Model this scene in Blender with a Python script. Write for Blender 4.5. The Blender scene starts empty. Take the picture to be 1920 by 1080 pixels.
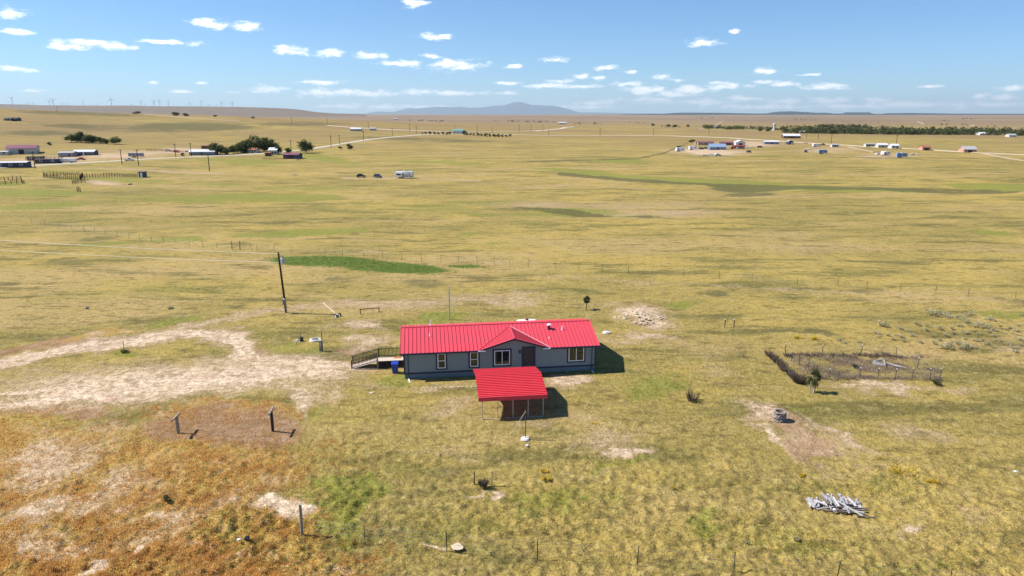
import bpy, bmesh, math, random
import numpy as np
from mathutils import Vector, Matrix

R = math.radians
rng = np.random.default_rng(7)
random.seed(7)
SC = bpy.context.scene
COL = SC.collection

# ------------------------------------------------------------------ camera
CAM_H = 28.0
FPX = 1300.0            # focal length in photograph pixels (1920 wide)
HORIZON = 213.0         # row of eye level in the photograph
PITCH = math.atan((540 - HORIZON) / FPX)
cd = bpy.data.cameras.new('camera')
cam = bpy.data.objects.new('camera', cd)
COL.objects.link(cam)
cam.location = (0, 0, CAM_H)
cam.rotation_euler = (math.pi / 2 - PITCH, 0, 0)
cd.sensor_width = 36
cd.lens = 36 * FPX / 1920
cd.clip_start = 0.5
cd.clip_end = 400000
SC.camera = cam

# ------------------------------------------------------------------ light
SUN_EL = R(47.5)
SHADOW_AZ = R(-8)                      # direction shadows fall, from +x
EXPOSURE = 0.62
HAZE_DENSITY = 2.0e-5
HAZE_COL = (0.76, 0.91, 1.0, 1)
sund = Vector((math.cos(SHADOW_AZ) * math.cos(SUN_EL), math.sin(SHADOW_AZ) * math.cos(SUN_EL), -math.sin(SUN_EL)))
sl = bpy.data.lights.new('sun', 'SUN')
sl.energy = 5.0
sl.angle = R(0.5)
sl.color = (1.0, 0.955, 0.88)
so = bpy.data.objects.new('sun', sl)
COL.objects.link(so)
so.rotation_euler = sund.to_track_quat('-Z', 'Y').to_euler()
SC.view_settings.view_transform = 'Standard'
SC.view_settings.look = 'None'
SC.view_settings.gamma = 1
SC.view_settings.use_curve_mapping = False
SC.view_settings.exposure = EXPOSURE

def pxdir(px, py):
    u = (px - 960) / FPX
    v = (540 - py) / FPX
    c, s = math.cos(PITCH), math.sin(PITCH)
    return np.array([u, c + v * s, -s + v * c])

# ------------------------------------------------------------------ world
W = bpy.data.worlds.new('World')
SC.world = W
W.use_nodes = True
W.cycles.sampling_method = 'MANUAL'
W.cycles.sample_map_resolution = 256
nt = W.node_tree
nt.nodes.clear()
def N(t, typ, **kw):
    n = t.nodes.new(typ)
    for k, v in kw.items():
        setattr(n, k, v)
    return n
SKY_STRENGTH = 0.085
wout = N(nt, 'ShaderNodeOutputWorld')
wbg = N(nt, 'ShaderNodeBackground')
wbg.inputs['Strength'].default_value = SKY_STRENGTH
sky = N(nt, 'ShaderNodeTexSky', sky_type='NISHITA')
sky.sun_disc = False
sky.sun_elevation = SUN_EL
sky.sun_rotation = math.atan2(-sund.x, -sund.y)
sky.altitude = 1800
sky.air_density = 1.0
sky.dust_density = 0.0
sky.ozone_density = 2.0
# clouds: soft flat-bottomed puffs laid out by direction (azimuth, elevation) with a noise-broken edge
tc = N(nt, 'ShaderNodeTexCoord')
sx = N(nt, 'ShaderNodeSeparateXYZ')
nt.links.new(tc.outputs['Generated'], sx.inputs[0])
def wm(op, a, b=None, c=None, clamp=False):
    n = N(nt, 'ShaderNodeMath', operation=op)
    n.use_clamp = clamp
    for i, x in enumerate((a, b, c)):
        if x is None:
            continue
        if isinstance(x, (int, float)):
            n.inputs[i].default_value = x
        else:
            nt.links.new(x, n.inputs[i])
    return n.outputs[0]
az = wm('ARCTAN2', sx.outputs['X'], sx.outputs['Y'])
el = wm('ARCSINE', sx.outputs['Z'])
cmb = N(nt, 'ShaderNodeCombineXYZ')
nt.links.new(az, cmb.inputs[0])
nt.links.new(el, cmb.inputs[1])
# warp
wn = N(nt, 'ShaderNodeTexNoise')
wn.inputs['Scale'].default_value = 1.0
wn.inputs['Detail'].default_value = 6
wn.inputs['Roughness'].default_value = 0.66
mp = N(nt, 'ShaderNodeMapping')
mp.inputs['Scale'].default_value = (48, 120, 1)
nt.links.new(cmb.outputs[0], mp.inputs[0])
nt.links.new(mp.outputs[0], wn.inputs['Vector'])
CLOUDS = [(20,24,30,11),(30,59,36,6),(395,44,42,9),(463,49,32,8),(545,95,42,8),(610,99,50,7),(170,79,62,7),(320,79,62,5),(120,87,50,6),(225,88,50,6),
 (696,104,35,7),(750,118,42,6),(850,122,60,10),(812,106,20,5),(820,69,34,6),(780,8,22,9),(1045,112,26,5),(965,125,20,4),(1320,79,27,7),
 (1422,133,27,7),(1377,59,9,4),(1140,127,24,5),(1090,142,18,5),(1128,146,14,4),(950,156,30,4),(1020,161,42,5),(1090,162,42,4),(1050,152,24,4),(1187,135,12,4),
 (1240,143,15,5),(505,167,32,7),(600,154,48,5),(620,174,70,8),(700,176,60,7),(790,173,50,6),(855,175,60,5),(950,175,24,4),(30,130,42,6),(290,155,12,3),
 (1180,157,34,5),(1210,168,50,9),(1260,178,60,8),(1300,168,50,8),(1230,186,60,7),(1350,155,20,4),(1440,153,28,4),(1475,158,28,5),(1545,163,50,6),
 (1518,140,26,3),(1350,163,50,6),(1560,189,50,8),(1645,188,32,6),(1480,190,45,6),(1400,185,40,6),(1320,190,50,7),(1835,179,22,6),(1900,166,30,7),(1745,162,28,3),
 (1700,196,120,7),(1840,196,100,7),(1600,199,120,6),(1430,200,110,6),(640,199,50,5),(720,200,60,5),(800,200,50,4),(1110,194,34,5),(1140,192,22,6),(1100,200,60,4),
 (1885,185,45,7),(380,156,12,3),(440,173,14,3),(60,170,30,3),(340,172,30,3),(1270,150,16,4),(1000,205,40,3)]
acc = None
for (cx, cy, hw, hh) in CLOUDS:
    d = pxdir(cx, cy)
    a = math.atan2(d[0], d[1])
    e = math.asin(d[2] / np.linalg.norm(d))
    k = math.cos(a)
    wa = hw * 1.12 / FPX * k * k
    we = hh * 1.12 / FPX * k
    m = N(nt, 'ShaderNodeVectorMath', operation='MULTIPLY_ADD')
    m.inputs[1].default_value = (1 / wa, 1 / we, 0)
    m.inputs[2].default_value = (-a / wa, -e / we, 0)
    nt.links.new(cmb.outputs[0], m.inputs[0])
    ln = N(nt, 'ShaderNodeVectorMath', operation='LENGTH')
    nt.links.new(m.outputs[0], ln.inputs[0])
    acc = ln.outputs['Value'] if acc is None else wm('MINIMUM', acc, ln.outputs['Value'])
nz = wm('SUBTRACT', wn.outputs['Fac'], 0.5)
dens = wm('ADD', wm('SUBTRACT', 1.0, acc), wm('MULTIPLY', nz, 3.4))
mr = N(nt, 'ShaderNodeMapRange', interpolation_type='SMOOTHSTEP')
mr.inputs['From Min'].default_value = -0.05
mr.inputs['From Max'].default_value = 0.92
nt.links.new(dens, mr.inputs['Value'])
cov = wm('MULTIPLY', mr.outputs[0], 0.97)
ccol = N(nt, 'ShaderNodeMix', data_type='RGBA')
nt.links.new(wm('MULTIPLY', dens, 0.9, clamp=True), ccol.inputs['Factor'])
cs = 1.1 / SKY_STRENGTH
ccol.inputs['A'].default_value = (0.80 * cs, 0.86 * cs, 0.93 * cs, 1)
ccol.inputs['B'].default_value = (1.0 * cs, 0.985 * cs, 0.965 * cs, 1)
smix = N(nt, 'ShaderNodeMix', data_type='RGBA')
nt.links.new(cov, smix.inputs['Factor'])
stint = N(nt, 'ShaderNodeMix', data_type='RGBA', blend_type='MULTIPLY')
stint.inputs['Factor'].default_value = 1.0
stint.inputs['B'].default_value = (0.56, 0.84, 1.10, 1)
nt.links.new(sky.outputs[0], stint.inputs['A'])
nt.links.new(stint.outputs['Result'], smix.inputs['A'])
nt.links.new(ccol.outputs['Result'], smix.inputs['B'])
nt.links.new(smix.outputs['Result'], wbg.inputs['Color'])
nt.links.new(wbg.outputs[0], wout.inputs[0])

# ------------------------------------------------------------------ noise, terrain
def hash2(ix, iy, seed):
    h = (ix.astype(np.int64) * 374761393 + iy.astype(np.int64) * 668265263 + seed * 1442695041) & 0x7fffffff
    h = ((h ^ (h >> 13)) * 1274126177) & 0x7fffffff
    h = h ^ (h >> 16)
    return (h & 0xffff) / 65535.0
def vnoise(x, y, seed=0):
    x = np.asarray(x, float); y = np.asarray(y, float)
    ix = np.floor(x); iy = np.floor(y)
    fx = x - ix; fy = y - iy
    fx = fx * fx * (3 - 2 * fx); fy = fy * fy * (3 - 2 * fy)
    a = hash2(ix, iy, seed); b = hash2(ix + 1, iy, seed)
    c = hash2(ix, iy + 1, seed); d = hash2(ix + 1, iy + 1, seed)
    return (a * (1 - fx) + b * fx) * (1 - fy) + (c * (1 - fx) + d * fx) * fy - 0.5
def sstep(a, b, x):
    t = np.clip((np.asarray(x, float) - a) / (b - a), 0, 1)
    return t * t * (3 - 2 * t)
CP, SP = math.cos(PITCH), math.sin(PITCH)
HILL_PX = [-900, -300, 0, 130, 210, 300, 400, 500, 600, 700, 800, 900, 1000, 1100, 3000]
HILL_Z = [60, 48, 39, 34, 30, 28, 26, 22, 18, 13, 8, 4, 1.5, 0, 0]
def terrain(x, y):
    """smooth ground height"""
    x = np.asarray(x, float); y = np.asarray(y, float)
    D = np.hypot(x, y)
    s = np.where(y > 1, x / np.maximum(y, 1), np.sign(x) * 3) * CP
    px = 960 + FPX * s
    prof = np.interp(px, HILL_PX, HILL_Z)
    bump = sstep(520, 1450, D) * (1 - sstep(1500, 2600, D))
    h = prof * bump
    # low rolls in the middle distance
    am = sstep(130, 400, D)
    h = h + am * (vnoise(x / 110, y / 90, 3) * 1.6 + vnoise(x / 45, y / 40, 4) * 0.5)
    h = h + sstep(900, 3000, D) * vnoise(x / 900, y / 700, 5) * 9 * (1 - sstep(15000, 30000, D))
    return h
def gpt(px, py, lift=0.0):
    """point of the ground seen at a photograph pixel"""
    d = pxdir(px, py)
    if d[2] < -1e-6:
        k = -CAM_H / d[2]
        if math.hypot(d[0] * k, d[1] * k) < 128:
            return Vector((d[0] * k, d[1] * k, lift))
    ts = 100 * 1.02 ** np.arange(330)
    for _ in range(4):
        below = d[2] * ts + CAM_H < terrain(d[0] * ts, d[1] * ts)
        i = int(np.argmax(below))
        if not below[i]:
            i = len(ts) - 1
        ts = np.linspace(ts[max(i - 1, 0)], ts[i], 24)
    q = d * ts[-1]
    return Vector((q[0], q[1], q[2] + CAM_H + lift))
def topx(x, y, z):
    zz = z - CAM_H
    f = y * CP - zz * SP
    up = y * SP + zz * CP
    f = np.maximum(f, 0.5)
    return 960 + FPX * x / f, 540 - FPX * up / f
def mpp(p):
    """metres per photograph pixel at a point"""
    return (p[1] * CP - (p[2] - CAM_H) * SP) / FPX

# ------------------------------------------------------------------ materials
MATS = {}
def mat(name, col, rough=0.7, metal=0.0, var=0.18, scale=4.0, bump=0.0, bscale=30.0, spec=0.4, streak=None):
    if name in MATS:
        return MATS[name]
    m = bpy.data.materials.new(name)
    m.use_nodes = True
    t = m.node_tree
    b = t.nodes['Principled BSDF']
    b.inputs['Roughness'].default_value = rough
    b.inputs['Metallic'].default_value = metal
    b.inputs['Specular IOR Level'].default_value = spec
    tcn = N(t, 'ShaderNodeTexCoord')
    src = tcn.outputs['Object']
    if streak:
        mpn = N(t, 'ShaderNodeMapping')
        mpn.inputs['Scale'].default_value = streak
        t.links.new(src, mpn.inputs[0])
        src = mpn.outputs[0]
    n = N(t, 'ShaderNodeTexNoise')
    n.inputs['Scale'].default_value = scale
    n.inputs['Detail'].default_value = 4
    n.inputs['Roughness'].default_value = 0.6
    t.links.new(src, n.inputs['Vector'])
    mx = N(t, 'ShaderNodeMix', data_type='RGBA')
    mx.inputs['A'].default_value = (*[c * (1 - var) for c in col], 1)
    mx.inputs['B'].default_value = (*[min(1, c * (1 + var)) for c in col], 1)
    t.links.new(n.outputs['Fac'], mx.inputs['Factor'])
    t.links.new(mx.outputs['Result'], b.inputs['Base Color'])
    if bump:
        n2 = N(t, 'ShaderNodeTexNoise')
        n2.inputs['Scale'].default_value = bscale
        n2.inputs['Detail'].default_value = 3
        t.links.new(src, n2.inputs['Vector'])
        bp = N(t, 'ShaderNodeBump')
        bp.inputs['Strength'].default_value = bump
        bp.inputs['Distance'].default_value = 0.03
        t.links.new(n2.outputs['Fac'], bp.inputs['Height'])
        t.links.new(bp.outputs[0], b.inputs['Normal'])
    MATS[name] = m
    return m
def leafmat(name, c0, c1, scale=1.2, trans=0.3):
    if name in MATS:
        return MATS[name]
    m = bpy.data.materials.new(name)
    m.use_nodes = True
    t = m.node_tree
    b = t.nodes['Principled BSDF']
    b.inputs['Roughness'].default_value = 0.75
    b.inputs['Specular IOR Level'].default_value = 0.2
    g = N(t, 'ShaderNodeNewGeometry')
    n = N(t, 'ShaderNodeTexNoise')
    n.inputs['Scale'].default_value = scale
    n.inputs['Detail'].default_value = 4
    t.links.new(g.outputs['Position'], n.inputs['Vector'])
    ad = N(t, 'ShaderNodeMath', operation='ADD')
    sb = N(t, 'ShaderNodeMath', operation='MULTIPLY_ADD')
    sb.inputs[1].default_value = 0.5
    sb.inputs[2].default_value = -0.25
    t.links.new(g.outputs['Random Per Island'], sb.inputs[0])
    t.links.new(n.outputs['Fac'], ad.inputs[0])
    t.links.new(sb.outputs[0], ad.inputs[1])
    mx = N(t, 'ShaderNodeMix', data_type='RGBA')
    mx.inputs['A'].default_value = (*c0, 1)
    mx.inputs['B'].default_value = (*c1, 1)
    mr_ = N(t, 'ShaderNodeMapRange')
    mr_.inputs['From Min'].default_value = 0.3
    mr_.inputs['From Max'].default_value = 0.7
    t.links.new(ad.outputs[0], mr_.inputs['Value'])
    t.links.new(mr_.outputs[0], mx.inputs['Factor'])
    t.links.new(mx.outputs['Result'], b.inputs['Base Color'])
    tr = N(t, 'ShaderNodeBsdfTranslucent')
    t.links.new(mx.outputs['Result'], tr.inputs['Color'])
    ms = N(t, 'ShaderNodeMixShader')
    ms.inputs[0].default_value = trans
    t.links.new(b.outputs[0], ms.inputs[1])
    t.links.new(tr.outputs[0], ms.inputs[2])
    t.links.new(ms.outputs[0], t.nodes['Material Output'].inputs['Surface'])
    MATS[name] = m
    return m

# ------------------------------------------------------------------ mesh helpers
class MB:
    def __init__(s):
        s.v = []; s.f = []
    def add(s, vs, fs):
        o = len(s.v)
        s.v += [tuple(map(float, v)) for v in vs]
        s.f += [tuple(o + i for i in f) for f in fs]
        return s
    def box(s, x0, x1, y0, y1, z0, z1):
        return s.add([(x0, y0, z0), (x1, y0, z0), (x1, y1, z0), (x0, y1, z0), (x0, y0, z1), (x1, y0, z1), (x1, y1, z1), (x0, y1, z1)],
                     [(0, 3, 2, 1), (4, 5, 6, 7), (0, 1, 5, 4), (1, 2, 6, 5), (2, 3, 7, 6), (3, 0, 4, 7)])
    def beam(s, p, q, w, h=None, up=(0, 0, 1)):
        h = h or w
        p = Vector(p); q = Vector(q)
        d = (q - p).normalized()
        u = Vector(up)
        if abs(d.dot(u)) > 0.98:
            u = Vector((0, 1, 0))
        a = d.cross(u).normalized() * w / 2
        b = a.cross(d).normalized() * h / 2
        vs = [p - a - b, p + a - b, p + a + b, p - a + b, q - a - b, q + a - b, q + a + b, q - a + b]
        return s.add(vs, [(0, 1, 2, 3), (7, 6, 5, 4), (0, 4, 5, 1), (1, 5, 6, 2), (2, 6, 7, 3), (3, 7, 4, 0)])
    def tube(s, pts, rads, n=8, cap=True):
        pts = [Vector(p) for p in pts]
        if isinstance(rads, (int, float)):
            rads = [rads] * len(pts)
        vs = []
        for i, p in enumerate(pts):
            d = (pts[min(i + 1, len(pts) - 1)] - pts[max(i - 1, 0)]).normalized()
            u = Vector((0, 0, 1)) if abs(d.z) < 0.9 else Vector((1, 0, 0))
            a = d.cross(u).normalized()
            b = d.cross(a).normalized()
            for k in range(n):
                t = 2 * math.pi * k / n
                vs.append(p + (a * math.cos(t) + b * math.sin(t)) * rads[i])
        fs = []
        for i in range(len(pts) - 1):
            for k in range(n):
                k2 = (k + 1) % n
                fs.append((i * n + k, i * n + k2, (i + 1) * n + k2, (i + 1) * n + k))
        if cap:
            fs.append(tuple(range(n - 1, -1, -1)))
            m = (len(pts) - 1) * n
            fs.append(tuple(m + k for k in range(n)))
        return s.add(vs, fs)
    def lathe(s, prof, n=16, c=(0, 0, 0)):
        """closed surface of revolution around z, profile = [(r, z)...]"""
        vs = []; fs = []
        for (r, z) in prof:
            for k in range(n):
                t = 2 * math.pi * k / n
                vs.append((c[0] + r * math.cos(t), c[1] + r * math.sin(t), c[2] + z))
        for i in range(len(prof) - 1):
            for k in range(n):
                k2 = (k + 1) % n
                fs.append((i * n + k, i * n + k2, (i + 1) * n + k2, (i + 1) * n + k))
        fs.append(tuple(range(n - 1, -1, -1)))
        m = (len(prof) - 1) * n
        fs.append(tuple(m + k for k in range(n)))
        return s.add(vs, fs)
    def prism(s, poly, y0, y1, axis='y'):
        """polygon in the (a, z) plane extruded along the axis"""
        n = len(poly)
        if axis == 'y':
            vs = [(a, y0, z) for a, z in poly] + [(a, y1, z) for a, z in poly]
        else:
            vs = [(y0, a, z) for a, z in poly] + [(y1, a, z) for a, z in poly]
        fs = [tuple(range(n)), tuple(range(2 * n - 1, n - 1, -1))]
        for i in range(n):
            j = (i + 1) % n
            fs.append((i, i + n, j + n, j))
        return s.add(vs, fs)
    def rock(s, c, r, sq=0.7, seed=0, sub=1, var=0.25):
        rr = random.Random(seed)
        bm = bmesh.new()
        bmesh.ops.create_icosphere(bm, subdivisions=sub, radius=1)
        vs = []
        for v in bm.verts:
            k = r * (1 - var + 2 * var * rr.random())
            vs.append((c[0] + v.co.x * k, c[1] + v.co.y * k, c[2] + v.co.z * k * sq))
        fs = [tuple(v.index for v in f.verts) for f in bm.faces]
        bm.free()
        return s.add(vs, fs)
    def mesh(s, name, m=None, smooth=False, fix=True):
        me = bpy.data.meshes.new(name)
        me.from_pydata(s.v, [], s.f)
        if fix and len(s.f) < 20000:
            bm = bmesh.new(); bm.from_mesh(me)
            bmesh.ops.recalc_face_normals(bm, faces=bm.faces)
            bm.to_mesh(me); bm.free()
        if m:
            me.materials.append(m)
        if smooth:
            me.polygons.foreach_set('use_smooth', [True] * len(me.polygons))
        me.update()
        return me
    def build(s, name, m, parent=None, smooth=False, fix=True):
        return link(name, s.mesh(name, m, smooth, fix), parent)
def link(name, me, parent=None, loc=None, rot=None, sc=None):
    o = bpy.data.objects.new(name, me)
    COL.objects.link(o)
    if parent is not None:
        o.parent = parent
    if loc is not None:
        o.location = loc
    if rot is not None:
        o.rotation_euler = rot
    if sc is not None:
        o.scale = sc
    return o
def tag(o, label=None, cat=None, group=None, kind=None):
    for k, v in (('label', label), ('category', cat), ('group', group), ('kind', kind)):
        if v:
            o[k] = v
    return o
def thing(name, label, cat, loc=(0, 0, 0), rz=0.0, group=None, sc=None):
    o = link(name, None, None, loc, (0, 0, rz), sc)
    o.empty_display_size = 0.3
    return tag(o, label, cat, group)
def copy_tree(o, parent=None):
    c = o.copy()
    COL.objects.link(c)
    c.parent = parent
    for ch in o.children:
        copy_tree(ch, c)
    return c

# ------------------------------------------------------------------ ground masks (drawn in photograph pixels, carried to the ground)
def ell(px, py, cx, cy, rx, ry, rot=0.0, soft=0.5):
    c, s = math.cos(R(rot)), math.sin(R(rot))
    dx = px - cx; dy = py - cy
    a = (dx * c + dy * s) / rx
    b = (-dx * s + dy * c) / ry
    r = np.sqrt(a * a + b * b)
    return np.clip((1 + soft - r) / (2 * soft), 0, 1)
def pline(px, py, pts, hw, soft=0.6):
    best = np.full(px.shape, 9.0)
    for i in range(len(pts) - 1):
        (x0, y0), (x1, y1) = pts[i][:2], pts[i + 1][:2]
        h0 = pts[i][2] if len(pts[i]) > 2 else hw
        h1 = pts[i + 1][2] if len(pts[i + 1]) > 2 else hw
        # distance measured mostly vertically: bands on the ground are thin in the picture
        L2 = (x1 - x0) ** 2 + (y1 - y0) ** 2
        t = np.clip(((px - x0) * (x1 - x0) + (py - y0) * (y1 - y0)) / L2, 0, 1)
        d = np.hypot(px - (x0 + t * (x1 - x0)), py - (y0 + t * (y1 - y0)))
        best = np.minimum(best, d / (h0 + t * (h1 - h0)))
    return np.clip((1 + soft - best) / (2 * soft), 0, 1)
def masks(x, y, z):
    px, py = topx(x, y, z)
    D = np.hypot(x, y)
    k = FPX / np.maximum(y * CP + CAM_H * SP, 20)         # px per metre sideways
    kv = k * np.clip(CAM_H / np.maximum(D, 1), 0, 1)
    wob = lambda s, sd: vnoise(x / s, y / s, sd)
    rx_, ry_ = px, py
    px = px + k * (wob(5, 11) * 3.0 + wob(1.6, 12) * 2.0 + wob(0.6, 15) * 0.8)
    py = py + kv * (wob(5, 13) * 3.0 + wob(1.6, 14) * 2.0 + wob(0.6, 16) * 0.8)
    Z = np.zeros(px.shape)
    mx = np.maximum
    E_ = lambda *a, **kw: ell(px, py, *a, **kw)
    dirt = Z.copy()
    for a, w in (((300, 715, 330, 38, -3), 0.78), ((400, 712, 270, 17, -4), 1.0), ((110, 745, 170, 15, -3), 0.95), ((90, 748, 160, 26, 0), 0.66), ((540, 692, 150, 28, 0), 0.85), ((640, 684, 70, 8, 0), 0.95),
                 ((440, 650, 45, 28, 35), 0.9), ((600, 735, 60, 24, 10), 0.5), ((680, 612, 50, 11, 0), 0.68), ((692, 645, 45, 13, -8), 0.64), ((522, 951, 30, 18, -10), 1.0),
                 ((228, 1052, 24, 14, -30), 1.0), ((160, 1071, 22, 16, -20), 1.0), ((105, 935, 60, 22, -15), 0.8), ((1180, 846, 42, 11, 0), 0.9),
                 ((1150, 818, 60, 22, 0), 0.55), ((1068, 714, 40, 13, 0), 0.9), ((1200, 592, 60, 20, 5), 0.85), ((1225, 629, 55, 6, 3), 0.7),
                 ((1170, 640, 60, 8, 0), 0.5), ((942, 938, 24, 8, 0), 0.85), ((1425, 763, 58, 20, 22), 0.66), ((1530, 825, 95, 28, 28), 0.46), ((1465, 818, 70, 10, 32), 0.72), ((1570, 820, 90, 8, 32), 0.62),
                 ((1600, 870, 50, 14, 20), 0.3), ((1300, 655, 80, 14, 12), 0.24), ((1345, 690, 60, 18, 20), 0.32), ((850, 765, 60, 16, 0), 0.45), ((870, 850, 70, 20, 0), 0.3),
                 ((1695, 991, 24, 10, 0), 0.8), ((1745, 815, 70, 20, 15), 0.5), ((1850, 960, 60, 14, 0), 0.35), ((60, 870, 100, 50, -10), 0.66), ((215, 925, 110, 34, -25), 0.6), ((270, 1010, 120, 30, -15), 0.55), ((40, 960, 70, 30, 0), 0.6), ((300, 955, 40, 12, 0), 0.7),
                 ((150, 855, 80, 30, -20), 0.62), ((330, 960, 100, 30, -15), 0.45), ((80, 1020, 110, 30, 0), 0.62), ((430, 945, 50, 16, 0), 0.55),
                 ((500, 905, 60, 12, 10), 0.4), ((545, 745, 34, 24, 60), 0.7), ((240, 812, 30, 40, 0), 0.25), ((615, 708, 50, 14, 0), 0.6),
                 ((1160, 573, 90, 8, 0), 0.35), ((930, 560, 120, 12, 0), 0.5), ((760, 575, 80, 8, 0), 0.5), ((1690, 727, 130, 9, 2), 0.65), ((1500, 690, 30, 22, 50), 0.3),
                 ((700, 470, 30, 4, 0), 0.5), ((1100, 385, 200, 8, 0), 0.42), ((1230, 400, 120, 8, 0), 0.4), ((1490, 470, 90, 10, 0), 0.3), ((720, 725, 60, 12, 0), 0.4),
                 ((820, 727, 90, 6, 0), 0.5), ((1050, 790, 60, 14, 0), 0.35), ((970, 745, 90, 30, 0), 0.3), ((860, 1025, 18, 6, 25), 0.9), ((1900, 655, 40, 6, 0), 0.5),
                 ((190, 800, 60, 18, 0), 0.5), ((60, 805, 50, 12, 0), 0.4), ((1330, 285, 80, 7, 2), 0.8), ((1400, 270, 60, 6, 0), 0.7), ((1560, 282, 60, 6, 0), 0.5),
                 ((230, 290, 90, 6, -2), 0.75), ((90, 300, 110, 8, -2), 0.6), ((340, 283, 50, 6, 0), 0.7), ((1660, 292, 70, 6, 0), 0.5), ((200, 344, 40, 4, 5), 0.6)):
        dirt = mx(dirt, w * E_(*a))
    dirt = mx(dirt, 0.92 * pline(px, py, [(-500, 770), (0, 688), (130, 656), (250, 636), (340, 626), (405, 630), (450, 652)], 10))
    dirt = mx(dirt, 0.55 * pline(px, py, [(330, 622), (400, 602), (480, 586), (600, 575), (760, 567), (900, 564), (1000, 574)], 8))
    dirt = mx(dirt, 0.2 * pline(px, py, [(1290, 690), (1370, 730), (1420, 770)], 14))
    dirt = mx(dirt, 0.35 * pline(px, py, [(990, 516), (1200, 528), (1500, 545), (1700, 556), (2000, 575)], 4))
    dirt = mx(dirt, 0.5 * pline(px, py, [(950, 352), (1110, 349), (1220, 354)], 2.0))
    dirt = mx(dirt, 0.38 * pline(px, py, [(170, 312), (280, 320), (420, 327)], 2.0))
    dirt = mx(dirt, 0.5 * pline(px, py, [(640, 333), (780, 336), (900, 338)], 3.0))
    for pts_, w_ in (([(-200, 752), (0, 737), (200, 722), (420, 703), (620, 686)], 1.25), ([(-200, 768), (0, 752), (220, 737), (440, 717), (600, 700)], 1.2), ([(0, 693), (130, 660), (250, 640), (340, 630), (405, 634), (446, 656), (480, 690)], 1.2), ([(0, 684), (130, 652), (250, 632), (340, 622), (410, 625), (462, 650), (500, 684)], 1.2)):
        dirt = mx(dirt, w_ * pline(px * 0.4 + rx_ * 0.6, py * 0.4 + ry_ * 0.6, pts_, 2.2, 0.8))
    rose = Z.copy()
    for a, w in (((415, 802, 135, 36, 0), 1.0), ((120, 770, 130, 16, 0), 0.6), ((490, 668, 30, 14, 0), 0.7), ((660, 655, 40, 8, 0), 0.6),
                 ((60, 650, 120, 5, -12), 0.6), ((1450, 775, 70, 20, 25), 0.7), ((1530, 840, 60, 20, 25), 0.6), ((1500, 800, 60, 14, 30), 0.6), ((900, 765, 50, 18, 0), 0.35), ((1650, 690, 130, 20, 3), 0.42),
                 ((300, 880, 200, 60, 0), 0.2), ((150, 1010, 180, 60, 0), 0.35), ((330, 286, 80, 8, 0), 0.4), ((200, 294, 120, 6, 0), 0.4), ((300, 300, 60, 4, 0), 0.3)):
        rose = mx(rose, w * E_(*a))
    rose = mx(rose, 0.6 * pline(px, py, [(0, 668), (120, 646), (240, 632)], 5))
    orange = Z.copy()
    for a, w in (((120, 920, 330, 130, 0), 0.85), ((330, 900, 260, 70, -5), 0.9), ((250, 1060, 380, 120, 0), 0.95), ((520, 880, 90, 40, 0), 0.6), ((480, 1000, 120, 70, 0), 0.8),
                 ((420, 770, 140, 14, 0), 0.8), ((-200, 900, 300, 200, 0), 0.9), ((600, 1070, 120, 40, 0), 0.6), ((230, 860, 130, 40, 0), 0.8), ((100, 820, 90, 24, 0), 0.6),
                 ((1530, 835, 40, 10, 20), 0.6), ((130, 640, 140, 5, -11), 0.8), ((520, 560, 60, 8, 0), 0.4)):
        orange = mx(orange, w * E_(*a))
    green = Z.copy()
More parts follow.
